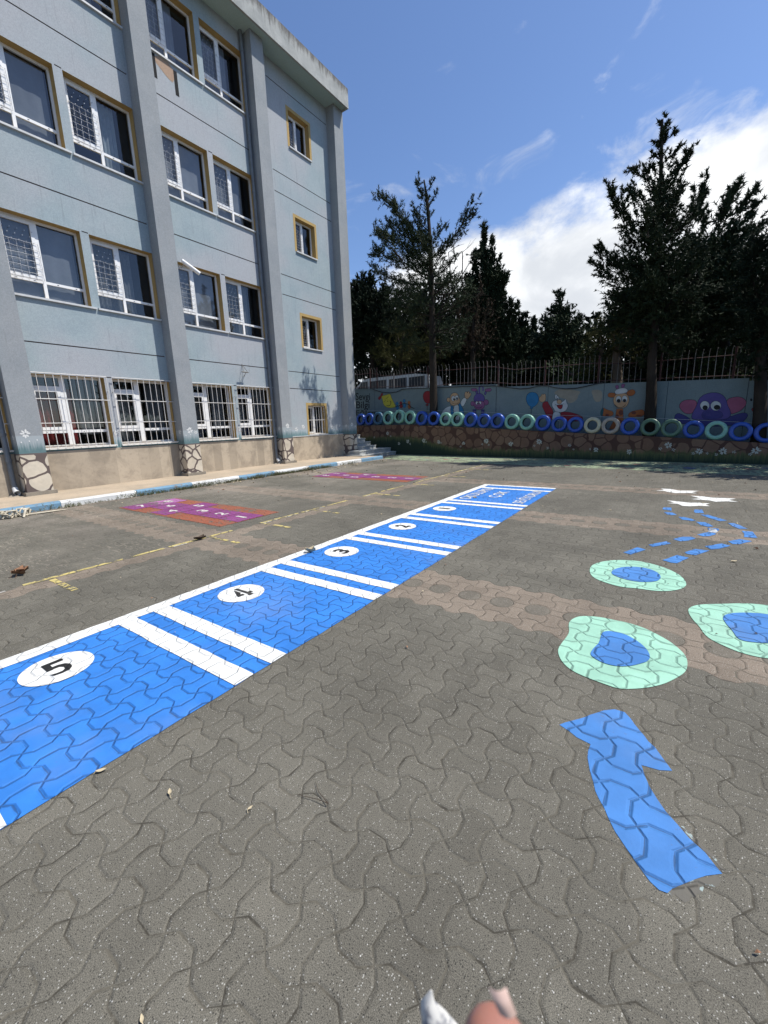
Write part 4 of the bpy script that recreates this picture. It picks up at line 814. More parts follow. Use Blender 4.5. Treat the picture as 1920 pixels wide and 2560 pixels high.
f.P([(608,520),(625,430),(690,365),(800,350),(890,375),(930,450),(930,540),(880,630),(800,670),(710,665),(640,610)], 'tan')
f.P([(640,350),(650,300),(700,275),(760,255),(840,250),(900,275),(905,330),(850,350),(760,370),(680,375)], 'white'); f.E(720,485,57,68,'white'); f.E(845,475,55,68,'white'); f.E(720,513,40,38,'ink',0); f.E(843,508,35,34,'ink',0)
f.L(arc(752,560,118,92,20,160), 5); f.done('painted_giraffe')
# purple elephant
f = Fig(1660, 940, 6.38)
f.P([(165,650),(200,600),(260,600),(420,680),(430,760),(180,760)], 'dpurple', 8); f.P([(1030,660),(1230,590),(1320,590),(1340,640),(1240,750),(1000,800),(400,800),(430,700)], 'dpurple', 8)
f.P([(235,480),(290,400),(400,375),(520,395),(520,480),(450,600),(350,600),(290,560)], 'pink', 9); f.P([(1000,380),(1080,345),(1200,330),(1290,370),(1318,440),(1240,540),(1160,580),(1060,610),(1010,500)], 'pink', 9)
f.P([(440,640),(460,580),(520,480),(560,360),(650,290),(800,260),(920,290),(990,370),(1010,470),(1060,560),(1060,640),(980,695),(640,700),(450,690)], 'purple', 9)
f.E(650,472,72,70,'white'); f.E(826,476,82,74,'white'); f.E(655,505,42,38,'ink',0); f.E(845,500,52,40,'ink',0); f.P([(600,640),(610,580),(680,545),(790,560),(900,560),(950,620),(900,680),(640,690)], 'dpurple', 4)
for yy in (608, 632): f.L([(675,yy),(745,yy)], 3, 'purple')
f.done('painted_elephant')
f = Fig(1660, 940, 6.38); f.E(1392,380,20,22,'ink',0); f.E(1462,376,20,17,'ink',0); f.P([(1420,500),(1450,455),(1540,450),(1600,480),(1600,580),(1440,580),(1395,545),(1400,515),(1440,520)], 'red'); f.P([(1455,480),(1520,478),(1520,492),(1455,495)], 'tan', 0, 0); f.P([(1440,525),(1560,535),(1560,555),(1480,553)], 'tan', 0, 0); f.done('painted_mouth')
# yellow kite with a smiling face, and a paper-doll tail
f = Fig(870, 940, 8.295)
f.P([(690,415),(780,400),(875,365),(900,450),(950,550),(995,640),(900,662),(800,650),(735,590),(720,500)], 'yellow', 8); f.L(arc(830,560,60,60,-50,120), 5); f.L([(780,460),(810,462),(838,425)], 4); f.L([(745,525),(765,525),(778,500),(760,470)], 3); f.E(825,523,9,9,'ink',0)
f.P([(625,470),(640,430),(680,410),(690,360),(725,350),(720,400),(690,430),(670,490),(640,490)], 'red', 5)
for cx, cy, c, h_ in ((1018,620,'blue',150),(1098,600,'red',120),(1168,570,'blue',170),(1268,600,'orange',150)): f.E(cx,cy-h_*.32,26,32,c,5); f.E(cx+6,cy+h_*.22,30,h_*.30,c,5); 
f.L([(985,640),(1045,625),(1090,600),(1140,575),(1200,575),(1260,590),(1300,640),(1380,675)], 6); f.done('painted_kite')
def wall_text(txt, x0, x1, yb, yt):
    v, fcs = font_mesh(txt, 0.01); f = Fig(870, 940, 8.295); f.b.add([f.pt(x0+(x1-x0)*q[0], yb+(yt-yb)*q[1]) for q in v], fcs, PC['ink']); return f.done('lettering')
wall_text('Sevgi', 158, 458, 545, 350); wall_text('Bilgi', 172, 446, 720, 525); wall_text('Eğlence', 165, 735, 850, 700)

# ------------------------------------------------ steps beside the building
M['marble'] = plain('grey_marble', (0.40, 0.41, 0.40), 0.45, var=0.18, scale=5)
stp = thing('stone_steps', 'grey marble steps climbing between the building corner and the cobbled wall', 'steps', (-12, 16.4, 0))
b = MB(); tb = MB()
for k, (x, z, y0, y1) in enumerate([(-11.32,.17,14.35,17.40),(-11.64,.34,14.6,17.42),(-12.04,.51,15.62,16.72),(-12.36,.68,15.62,16.72),(-12.68,.85,15.62,16.72),(-13.0,1.02,15.62,16.72),(-13.32,1.19,15.62,16.72),(-13.64,1.36,15.62,16.9)]):
    if k < 2: b.box((-12.28 if k == 0 else -12.275, y0 if 0 else 15.62, -.02+k*.002), (x, y1, z-.03)); tb.box((-12.29+k*.003, 15.62, z-.029), (x+.025, y1, z)); b.box((-12.2, y0+.3, -.02), (x, 15.619, z-.03)); tb.box((-12.2, y0+.28, z-.029), (x+.025, 15.618, z))
    else: b.box((-15, y0+.001*k, .0), (x, y1-.001*k, z-.03)); tb.box((-15, y0, z-.0295), (x+.025, y1, z))
on(stp, b.build('riser', M['marble'])); on(stp, tb.build('tread', plain('pale_marble', (0.52, 0.53, 0.50), 0.4, var=0.12, scale=5)))

# ------------------------------------------------ railing on top of the mural wall
M['rust'] = plain('rusty_red_post', (0.055, 0.018, 0.016), 0.8, var=0.3); M['bar'] = plain('pale_painted_bar', (0.18, 0.172, 0.165), 0.5, var=0.2, scale=10)
fe = thing('metal_fence', 'rusty metal fence of upright bars with bent tips on top of the mural wall', 'fence', LP(4, 3, -.85))
FT = [(-4.6,4.42),(-2.0,4.39),(-1.99,4.17),(0.0,4.08),(0.01,4.2),(1.5,4.1),(2.3,4.05),(4.80,3.95),(4.81,3.76),(8.70,3.64),(8.71,3.54),(12.2,3.44),(12.9,3.42),(12.95,3.3),(19,3.1)]
bars = MB(); rails = MB(); s = -4.4; rf = random.Random(8); spacing = .185
while s < 18.5:
    zt = interp(FT, s)+rf.uniform(-.02,.015); zb = interp(WT, s)+.0; lean = rf.uniform(-.015,.015)
    if rf.random() > .05:
        o = -.85; bars.tube([LP(s,zb-.02,o), LP(s+lean*.5,(zb+zt)/2,o), LP(s+lean,zt-.13,o), LP(s+lean+.012,zt-.05,o+.05), LP(s+lean+.03,zt,o+.13)], .0088, 5)
    s += spacing+rf.uniform(-.012,.012)
k = -4.5
while k < 18.4:
    for dz in (.12, None):
        z = (interp(WT, k)+.10) if dz else (interp(FT, k)-.24); z2 = (interp(WT, k+1)+.10) if dz else (interp(FT, k+1)-.24)
        rails.tube([LP(k,z,-.872), LP(k+1.001,z2,-.872)], .014, 5)
    k += 1
on(fe, bars.build('bars', M['bar'])); on(fe, rails.build('rail', M['rust']))
for s_, m_ in ((-2.54,'rust'),(-2.05,'rust'),(-0.92,'bar'),(1.2,'rust'),(4.26,'rust'),(4.78,'rust'),(6.75,'rust'),(8.68,'rust'),(10.58,'rust'),(12.48,'rust'),(14.6,'rust'),(16.7,'rust')):
    b = MB(); zt = interp(FT, s_)-(.0 if m_ == 'rust' else .12); b.tube([LP(s_,interp(WT,s_)-.05,-.86), LP(s_,zt,-.86)], .032, 8); o = on(fe, b.build('post', M[m_]))
    if m_ == 'bar': o['label'] = 'pale whitish leaning post'
# dark cable hanging along the wall top
b = MB(); r5c = lambda x, y: on_wall(870+x/8.295, 940+y/8.295, OFF+.03); pts = [LP(q[0], q[1], OFF+.035) for q in [r5c(150,262),r5c(470,250),r5c(560,290),r5c(700,335),r5c(860,350),r5c(1010,330),r5c(1120,280),r5c(1230,262)]]
pts += [LP(1.7,3.08,OFF+.035), LP(3.2,3.01,OFF+.035), LP(4.7,2.92,OFF+.035)]
m3 = lambda x, y: on_wall(1300+x/6.38, 940+y/6.38, OFF+.03)
pts += [LP(q[0], q[1], OFF+.035) for q in [m3(0,205),m3(150,195),m3(300,160),m3(450,155),m3(560,185),m3(720,205),m3(900,195),m3(1050,165),m3(1200,130),m3(1330,100)]]
b.tube(pts, .018, 6); tag(b.build('black_cable', plain('black_rubber', (0.01, 0.01, 0.01), 0.5)), 'black cable sagging along the top of the mural wall', 'cable')
b = MB(); b.tube([LP(s_, z_, -.42) for s_, z_ in ((-2.6,2.24),(1.46,2.06),(4.5,1.84),(7.55,1.60),(10.66,1.39),(13.43,1.15),(16,0.98))], .006, 5)
for s_, z_ in ((-2.6,2.24),(1.46,2.06),(4.5,1.84),(7.55,1.60),(10.66,1.39),(13.43,1.15),(16,.98)): b.tube([LP(s_,interp(LEDGE,s_)-.08,-.42), LP(s_,z_+.01,-.42)], .008, 5)
tag(b.build('wire_rope', plain('pale_wire', (0.42, 0.42, 0.42), 0.5)), 'thin pale wire strung on rods just above the row of tyres', 'wire')

# ------------------------------------------------ painted tyres on the ledge
TY = {'blue': plain('tyre_blue', (0.020, 0.085, 0.42), 0.33, var=0.1), 'teal': plain('tyre_teal', (0.045, 0.135, 0.22), 0.4, var=0.12), 'mint': plain('tyre_mint', (0.24, 0.50, 0.39), 0.38, var=0.08),
      'cream': plain('tyre_cream', (0.56, 0.53, 0.36), 0.45, var=0.08), 'beige': plain('tyre_beige', (0.42, 0.36, 0.29), 0.5, var=0.1), 'dgreen': plain('tyre_dark_green', (0.085, 0.17, 0.11), 0.4, var=0.1)}
M['tyre_in'] = plain('tyre_inside', (0.015, 0.016, 0.018), 0.7)
def tyre(D_, m_):
    Rr = D_/2; prof = [(.57,.30),(.60,.44),(.68,.50),(.80,.50),(.92,.46),(.985,.34),(1.0,.0)]; W_ = .33*D_
    prof = [(r_*Rr, w_*W_) for r_, w_ in prof]; full = prof+[(r_, -w_) for r_, w_ in prof[-2::-1]]
    b = MB(); n = 40; vs = []
    for i in range(n):
        a = 2*math.pi*i/n; vs += [(r_*math.cos(a), w_, r_*math.sin(a)) for r_, w_ in full]
    q = len(full); b.add(vs, [(i*q+k, i*q+k+1, ((i+1) % n)*q+k+1, ((i+1) % n)*q+k) for i in range(n) for k in range(q-1)], m_, True)
    for k in range(q-1):
        pass
    inn = [(.57*Rr,.30*W_),(.72*Rr,.26*W_),(.86*Rr,.0),(.72*Rr,-.26*W_),(.57*Rr,-.30*W_)]; vs = []
    for i in range(n):
        a = 2*math.pi*i/n; vs += [(r_*math.cos(a), w_, r_*math.sin(a)) for r_, w_ in inn]
    b.add(vs, [(i*5+k, ((i+1) % n)*5+k, ((i+1) % n)*5+k+1, i*5+k+1) for i in range(n) for k in range(4)], M['tyre_in'], True)
    return b.build('tyre')
TL = [(-2.62,'blue','blue tyre nearest the building corner, under the painted black words'),(-2.00,'blue','blue tyre between a teal tyre and the blue one at the building corner'),(-1.37,'teal','dull teal tyre, the only one, third from the building corner'),
 (-0.70,'mint','pale mint tyre right beside the teal tyre'),(-0.0,'mint','mint tyre under the paper-doll tail, standing a little higher than its neighbours'),(0.67,'mint','mint tyre left of the blue pair near the thin tree trunk'),
 (1.34,'blue','blue tyre under the red balloon, left of the thin tree trunk'),(2.02,'blue','blue tyre right in front of the foot of the tall thin tree'),(2.66,'mint','mint tyre below the left arm of the waving child'),(3.27,'mint','mint tyre below the blue vest of the waving child, orange paint seen through it'),
 (3.92,'blue','blue tyre left of the legs of the hanging monkey'),(4.56,'blue','blue tyre just below the pink monkey face'),(5.16,'blue','blue tyre right of the monkey, next to a pair of mint tyres'),(5.79,'mint','mint tyre, left one of the pair below the blue balloon'),(6.41,'mint','mint tyre straight below the string of the blue balloon'),
 (7.03,'blue','blue tyre under the raised red sleeve of the bearded man'),(7.64,'blue','blue tyre below the white beard of the painted man'),(8.22,'blue','blue tyre below the right sleeve of the bearded man, beside the cream tyre'),
 (8.80,'cream','cream yellow tyre, the only one, left of the beige tyre'),(9.38,'beige','beige tyre in front of the neck of the giraffe'),(9.97,'blue','blue tyre between the beige tyre and a dark green one'),
 (10.56,'dgreen','dark green tyre in front of the thick dark tree trunk'),(11.14,'dgreen','dark green tyre left of the painted elephant'),(11.72,'blue','blue tyre below the left half of the elephant head'),
 (12.28,'mint','bright mint tyre directly below the elephant eyes, between two blue ones'),(12.85,'blue','blue tyre below the right ear and arm of the elephant'),(13.42,'blue','blue tyre cut off by the right edge of the photo'),(14.02,'blue','blue tyre out beyond the right edge')]
rt_ = random.Random(4)
for i, (s_, c_, lb) in enumerate(TL[:-1]):
    D_ = (TL[i+1][0]-s_)*.985 if i < 26 else .57
    D_ = min(D_, .68); o = tyre(D_, TY[c_]); o.location = LP(s_, interp(LEDGE, s_)+D_/2+.004+(.06 if i == 4 else 0), -.125); o.rotation_euler = (R(rt_.uniform(-7,-2)), 0, math.atan2(LD[1], LD[0])+R(rt_.uniform(-3,3)))
    tag(o, lb, 'tyre', 'painted tyres lined up on the planter wall')

# ------------------------------------------------ raised ground behind the wall
tr = MB(); q = [LP(-30,2.05,-.97), LP(60,2.05,-.97)]
tr.quad(q[0], q[1], (300,300,2.05), (-300,300,2.05)); tr.quad(LP(-30,-.1,-.97), LP(60,-.1,-.97), q[1], q[0]); struct(tr.build('terrain', plain('leafy_soil', (0.07, 0.065, 0.035), 1.0, var=0.4, scale=1.5)))

# ------------------------------------------------ trees
nrng = np.random.default_rng(7)
def mat_leaf(name, a, c, trans=0.25):
    m, t, b = mat(name); pos = t.new('ShaderNodeNewGeometry').outputs['Position']
    n = t.sstep(t.noise(pos, 1.6, 4, 0.6), 0.35, 0.65); n2 = t.noise(pos, 9.0, 3); base = t.mix(t.m('ADD', t.m('MULTIPLY', n, .6), t.m('MULTIPLY', n2, .4)), c4(a), c4(c))
    t.put(b.inputs['Base Color'], base); b.inputs['Roughness'].default_value = 0.75; b.inputs['Specular IOR Level'].default_value = 0.15; return m
ML = {'juniper': mat_leaf('juniper_leaf', (0.020,0.032,0.016), (0.055,0.075,0.034)), 'cypress': mat_leaf('cypress_leaf', (0.013,0.023,0.010), (0.036,0.052,0.022)), 'pine': mat_leaf('pine_needle', (0.035,0.042,0.012), (0.095,0.095,0.028)),
      'dark': mat_leaf('dark_leaf', (0.008,0.016,0.009), (0.020,0.032,0.014)), 'dry': mat_leaf('dry_twigs', (0.045,0.030,0.018), (0.10,0.07,0.045)), 'broad': mat_leaf('broad_leaf', (0.018,0.034,0.014), (0.05,0.075,0.025))}
M['bark'] = mat_wall('dark_bark', (0.036, 0.029, 0.022), 0.35, 1.2); M['bark2'] = mat_wall('grey_bark', (0.13, 0.105, 0.08), 0.3, 1.2)
def unit(a): return a/np.maximum(np.linalg.norm(a, axis=-1, keepdims=True), 1e-9)
def sprays(starts, dirs, lens, per, ll, lw, droop=0.0, spread=.75):
    """leaf-sized triangles along many little twigs; returns vertices (n,3,3)"""
    n = len(starts); tt = nrng.random((n, per, 1)); d = dirs[:, None, :]; p = starts[:, None, :]+d*lens[:, None, None]*tt
    p = p+nrng.normal(0, .25, (n, per, 3))*lens[:, None, None]*.22*(1.1-tt)
    ld = unit(d+nrng.normal(0, spread, (n, per, 3))-np.array([0, 0, droop])); sd_ = unit(np.cross(ld, nrng.normal(0, 1, (n, per, 3))))
    L = ll*(.6+.8*nrng.random((n, per, 1))); w = lw*(.6+.8*nrng.random((n, per, 1)))
    tri = np.stack([p-sd_*w, p+sd_*w, p+ld*L], axis=2); return tri.reshape(-1, 3, 3)
def leaf_mesh(tris, name, m, parent):
    tris = np.concatenate(tris); n = len(tris); me = bpy.data.meshes.new(name)
    me.vertices.add(n*3); me.vertices.foreach_set('co', tris.reshape(-1).astype(np.float32)); me.loops.add(n*3); me.loops.foreach_set('vertex_index', np.arange(n*3, dtype=np.int32))
    me.polygons.add(n); me.polygons.foreach_set('loop_start', np.arange(0, n*3, 3, dtype=np.int32)); me.update(calc_edges=True); me.materials.append(m)
    o = link(name, me, None); on(parent, o); return o
def tree(label, Y, trunk, strokes, leaf='juniper', kind='conifer_tree', base_z=2.0, tr_r=(.17,.03), dens=1.0, clumps=(), bare=(), bark='bark', ll=.13, lw=.018, extra=1.0, per=26, mirror=True, up=.35):
    """trunk, strokes: photo pixels seen on the vertical plane y=Y; every stroke (x0,y0,x1,y1,w,density) is a limb of leaf sprays.
    Limbs are repeated round the trunk so that the crown is as deep as it is wide."""
    T = [at_y(x, y, Y) for x, y in trunk]; T[0][2] = min(base_z, T[0][2])
    root = thing(kind, label, 'tree', tuple(T[0]), group=None); b = MB(); nT = len(T)
    b.tube(T, [tr_r[0]+(tr_r[1]-tr_r[0])*i/(nT-1) for i in range(nT)], 10); tris = []
    tx, ty = T[0][0], T[0][1]; cx_at = lambda z: np.array([np.interp(z, [q[2] for q in T], [q[0] for q in T]), np.interp(z, [q[2] for q in T], [q[1] for q in T])])
    def limb(p0, p1, w, dn, woody=True):
        L = np.linalg.norm(p1-p0); n = int(max(4, L/.085*dn*dens*(w/.35+.4))); tt = nrng.random(n)**.8; sd_ = unit(p1-p0)
        bend = np.array([0, 0, -1])*L*.06
        st = p0+(p1-p0)*tt[:, None]+bend*np.sin(tt*np.pi)[:, None]; st = st+nrng.normal(0, .18, (n, 3))*w
        dr = unit(sd_*1.0+nrng.normal(0, .62, (n, 3))+np.array([0, 0, up])); ln = w*(.55+.8*nrng.random(n))*(1.15-.65*tt)
        tris.append(sprays(st, dr, ln, per, ll, lw))
        if woody: b.tube([p0, (p0+p1)/2+bend, p1], [max(.012, w*.07), max(.009, w*.045), .005], 5, caps=False)
        return st, dr, ln
    for (x0, y0, x1, y1, wp, dn) in strokes:
        p0, p1 = at_y(x0, y0, Y), at_y(x1, y1, Y); sc = p0[1]/1037.0*1.25; w = wp*sc; limb(p0, p1, w, dn)
        if mirror and p1[2] < T[0][2]+.80*(T[-1][2]-T[0][2]):
            for _ in range(int(round(extra*2))):
                a = nrng.uniform(.9, 2.25)*(1 if nrng.random() < .5 else -1); ca, sa = math.cos(a), math.sin(a); c0 = cx_at(p0[2]); q0, q1 = p0.copy(), p1.copy()
                for q in (q0, q1): dx, dy = q[0]-c0[0], q[1]-c0[1]; q[0], q[1] = c0[0]+dx*ca-dy*sa, c0[1]+dx*sa+dy*ca
                limb(q0, q1, w, dn*.8)
    for (x, y, rx, ry, dn) in clumps:
        c = at_y(x, y, Y); sc = c[1]/1037.0*1.22; RX, RZ = rx*sc, ry*sc; n = int(dn*dens*RX*RZ*150)
        u_ = unit(nrng.normal(0, 1, (n, 3))); rr = nrng.random(n)**.45; st = c+u_*rr[:, None]*np.array([RX, RX*.8, RZ]); lump = .75+.5*nrng.random((n, 1))
        dr = unit(u_*.9+nrng.normal(0, .6, (n, 3))+np.array([0, 0, up])); tris.append(sprays(st, dr, (.30+.35*nrng.random(n))*min(1, RX), per, ll, lw))
        for k in range(7):
            e_ = c+unit(nrng.normal(0, 1, 3))*np.array([RX, RX*.8, RZ])*.8; b.tube([c-np.array([0, 0, RZ*.5]), (c+e_)/2, e_], [.035, .02, .008], 5, caps=False)
    for pts in bare:
        P = [at_y(x, y, Y)+np.array([0, nrng.uniform(-.25, .25), 0]) for x, y in pts]; b.tube(P, [.028-.02*i/(len(P)-1) for i in range(len(P))], 5, caps=False)
        for k in range(5):
            f_ = nrng.uniform(.3, .95); i = min(int(f_*(len(P)-1)), len(P)-2); a = P[i]+(P[i+1]-P[i])*(f_*(len(P)-1)-i); d_ = unit(P[i+1]-P[i]+nrng.normal(0, .5, 3)*np.linalg.norm(P[i+1]-P[i])); b.tube([a, a+d_*nrng.uniform(.2, .5)], [.008, .004], 4, caps=False)
    on(root, b.build('trunk', M[bark])); leaf_mesh(tris, 'crown', ML[leaf], root); return root
# A: tall sparse juniper standing in the planter
tree('tall sparse juniper with a bare lower trunk rising beside the red balloon', 17.72, [(1085,1062),(1083,950),(1081,850),(1078,700),(1075,600),(1068,500),(1060,450)],
 [(1076,686,1023,595,26,1),(1023,595,985,514,30,1.2),(985,514,948,490,24,1.3),(1030,600,975,560,26,1),(1075,630,1050,560,16,.7),(1050,560,1030,505,13,.7),(1072,560,1068,500,18,.8),(1066,510,1045,448,14,1.2),(1066,480,1084,450,11,.8),(1068,520,1092,480,10,.7),
  (1080,670,1130,596,20,.8),(1130,596,1166,546,20,.8),(1166,546,1200,528,12,.7),(1150,570,1184,492,16,.7),(1082,600,1125,548,16,.6),(1128,620,1150,585,16,.8),(1076,665,990,600,32,1.1),(990,600,942,580,24,1.2),(1074,690,1000,650,34,1.0),(1000,655,938,622,24,1.1),
  (1070,710,990,700,34,1.0),(990,700,930,668,24,1.0),(1060,740,985,735,34,.8),(1084,640,1118,600,16,.6),(1065,620,1020,560,24,.8),(1073,580,1040,540,20,.8),(1076,700,1140,640,22,.6),(1082,740,1128,690,26,.6),(1078,770,985,765,34,.8),(1078,810,975,815,34,.7),(1080,850,1000,860,30,.6),(1084,790,1165,745,30,.6),(1084,830,1170,800,30,.55),(1080,870,1150,850,26,.5),(1075,640,1010,545,22,.9),(960,640,925,640,16,.9)],
 'juniper', base_z=1.3, tr_r=(.20,.03), extra=.5, dens=1.5, ll=.11, lw=.014, per=30,
 bare=[[(1088,840),(1117,775),(1153,755),(1185,710)],[(1078,855),(1042,790)],[(1088,845),(1020,760)],[(1124,700),(1127,635),(1143,608)],[(1150,715),(1156,630),(1172,618)],[(1100,800),(1160,770),(1200,730)],[(1080,760),(1160,690)],[(1088,830),(1120,700),(1126,640)],[(1075,820),(1010,700)],[(1084,760),(1030,700),(1000,640)],[(1086,800),(1150,700),(1190,640)]])
# B: pointed cypress behind it
tree('dark pointed cypress with a narrow leaning top between the juniper and the clouds', 22.5, [(1215,960),(1213,800),(1210,680),(1209,572)],
 [(1212,700,1209,566,14,1.6),(1212,820,1212,640,34,1.4),(1225,760,1232,600,14,1.2),(1235,800,1250,645,15,1.3),(1240,860,1260,690,20,1.3),(1260,900,1275,755,16,1.3),(1275,920,1292,760,15,1.2),(1190,800,1188,635,18,1.3),(1180,880,1172,700,26,1.2),(1230,900,1235,700,40,1.4),(1290,930,1318,820,16,1.2),(1205,930,1205,760,44,1.2),(1160,930,1165,790,30,1.1),(1265,930,1275,840,30,1.2)],
 'cypress', dens=1.25, extra=.6, clumps=[(1215,860,45,80,1.1),(1260,890,45,50,1.1)], ll=.16, lw=.028, per=26, up=.9)
# left: dark broad mass, reaching the building corner
tree('dark broad evergreen at the building corner, left of the juniper', 21.5, [(930,960),(930,850),(935,740)],
 [(935,800,905,695,24,1),(935,780,925,690,22,1),(925,820,885,710,20,1),(940,800,965,720,26,1),(930,850,880,760,28,1)], 'dark', dens=1.1, clumps=[(925,800,58,70,1.0),(890,830,26,100,1.0),(975,810,55,70,.9),(900,740,30,40,.8)], ll=.16, lw=.04, per=24)
tree('dense dark tree filling the gap behind the juniper trunk', 24.0, [(1105,960),(1105,850),(1100,760)],
 [(1105,820,1060,740,26,1),(1105,820,1150,740,26,.9)], 'dark', dens=1.0, clumps=[(1085,915,60,40,1.1),(1140,920,50,36,1.0),(1040,830,70,60,1.0),(1130,840,70,65,1.0),(1085,760,60,50,.7)], ll=.17, lw=.04, per=22)
tree('yellowish pine with drooping needles behind the fence left of the juniper trunk', 20.2, [(1000,965),(1002,900),(1010,820)],
 [(1002,900,930,880,22,1.2),(1002,880,950,850,22,1.2),(1005,880,1070,850,22,1.1),(1005,905,1060,890,22,1.2),(1000,860,985,810,22,1),(1005,850,1060,790,22,.8)], 'pine', dens=1.0, extra=1.0, clumps=[(960,890,30,26,.8),(1040,875,38,30,.8),(1100,880,26,30,.7)], ll=.16, lw=.008, per=34)
tree('brownish half dry cypress right behind the juniper', 20.8, [(1180,960),(1182,850),(1185,760)],
 [(1182,850,1160,740,20,.8),(1185,830,1200,700,20,.8),(1180,880,1140,760,22,.7),(1185,880,1225,760,22,.7)], 'dry', dens=.8, extra=.6, clumps=[(1185,850,40,50,.6)], ll=.13, lw=.014, per=22, up=.8)
# far ones in the gap
tree('slender little cypress far behind the fence in the gap', 34, [(1336,930),(1336,860),(1335,805)], [(1336,900,1335,800,10,2.2),(1336,920,1336,850,15,2.0)], 'cypress', dens=1.6, extra=.3, ll=.2, lw=.05, per=20, up=1.2)
tree('bushy conical juniper with feathered tips, in the gap left of the big trees', 28, [(1402,960),(1402,860),(1402,745)],
 [(1402,800,1398,738,14,1.2),(1402,830,1425,770,16,1.2),(1400,830,1385,770,15,1.2),(1402,860,1450,800,18,1.2),(1402,860,1362,800,18,1.2),(1402,900,1465,850,20,1.2),(1402,900,1350,840,20,1.2),(1402,930,1470,900,22,1.1),(1402,920,1345,890,20,1.1)], 'juniper', dens=1.2, extra=1, clumps=[(1405,880,52,60,1.0)], ll=.18, lw=.035, per=22)
tree('low dark cypress group sloping down right of the pointed cypress', 30, [(1300,950),(1300,880),(1300,800)], [(1300,880,1310,790,16,1.3),(1312,900,1326,840,14,1.3),(1290,880,1285,800,20,1.3)], 'dark', dens=1.2, extra=.6, clumps=[(1310,900,40,36,1.1),(1355,915,38,26,1.1),(1270,880,34,44,1.0)], ll=.2, lw=.045, per=22)
# C: the dominant dark conifer at the right, its trunk in the planter
tree('tallest dark conifer, its straight trunk dividing the giraffe and elephant', 16.85, [(1622,1092),(1628,1000),(1630,900),(1640,780),(1650,560),(1655,300)],
 [(1655,400,1656,296,13,1.3),(1658,330,1672,305,8,1.1),(1655,360,1690,325,9,1.2),(1655,410,1700,365,11,1.2),(1650,360,1630,350,9,1.1),(1652,400,1632,385,9,1.1),(1652,440,1620,410,12,1),(1655,480,1725,370,14,1.3),(1690,440,1722,380,12,1.2),(1655,500,1600,420,19,1.1),(1600,440,1572,425,12,1.1),(1650,540,1580,470,20,1.2),(1660,520,1700,470,19,1.2),
  (1655,560,1660,420,23,1.3),(1650,600,1555,520,19,.9),(1560,560,1520,448,11,1.2),(1545,530,1530,470,14,1.0),(1560,560,1560,480,16,.8),(1650,640,1560,560,23,1.1),(1660,600,1730,540,22,1.2),(1700,560,1735,500,16,1.0),(1650,700,1550,640,27,1.2),(1560,680,1500,620,19,1.2),(1520,680,1475,652,12,1.3),(1510,660,1495,615,11,1.2),(1545,700,1500,690,19,1.1),
  (1640,760,1530,740,27,1.2),(1660,700,1750,640,27,1.2),(1640,800,1530,800,27,1.1),(1650,760,1740,740,28,1.1),(1640,840,1560,860,20,.8),(1650,830,1740,850,23,.6),(1645,800,1720,800,23,.9),(1640,860,1700,900,16,.5),(1640,880,1580,910,16,.5)],
 'cypress', base_z=.75, tr_r=(.20,.04), dens=1.35, extra=.3, clumps=[(1630,650,46,56,.9),(1600,720,56,54,1.0),(1660,740,66,56,1.0),(1650,540,26,40,.7),(1590,800,50,36,.7)], ll=.10, lw=.017, per=34)
# D: spreading tree to its right
tree('wide dark conifer with three feathery spikes, right of the tallest one', 19.3, [(1815,1000),(1815,900),(1800,760),(1790,620)],
 [(1740,640,1760,540,17,1.1),(1745,560,1762,442,12,1.2),(1750,500,1775,450,9,1.0),(1780,640,1815,500,20,1.1),(1800,540,1850,445,14,1.1),(1815,520,1838,470,12,1.0),(1820,560,1890,470,12,1.0),(1850,520,1900,462,9,1.0),(1830,590,1885,520,14,.9),(1845,600,1880,560,9,.8),(1790,700,1840,580,23,1.1),(1780,720,1720,600,27,1.1),(1810,640,1860,585,14,.9),(1800,760,1860,660,23,1.1),(1800,800,1740,760,27,1.0),(1800,820,1870,760,23,.9),(1840,560,1905,500,11,1.0),(1850,640,1900,560,14,.9),(1760,560,1735,470,11,.9)],
 'juniper', tr_r=(.22,.05), dens=1.25, extra=.3, clumps=[(1750,690,50,56,1.0),(1820,660,40,46,.9),(1790,760,66,56,1.0),(1845,740,34,60,.8),(1740,820,60,40,.8)], ll=.14, lw=.022, per=26)
# E: tree cut by the right edge
tree('dark tree cut off by the right edge, trunk in front of the painted mouth', 16.42, [(1892,1145),(1900,1040),(1903,900),(1915,760),(1925,650)],
 [(1900,760,1870,640,24,1.1),(1890,700,1880,600,16,1.2),(1915,660,1900,600,20,1.2),(1910,700,1940,580,30,1.2),(1905,820,1870,740,24,.9),(1905,900,1885,850,20,.8),(1910,880,1960,820,40,1),(1910,940,1880,915,14,.6),(1915,800,1980,700,44,1.1)],
 'dark', base_z=.52, tr_r=(.20,.06), dens=1.1, extra=.8, clumps=[(1940,740,46,100,.9),(1915,860,26,50,.7)], ll=.13, lw=.016, per=30)
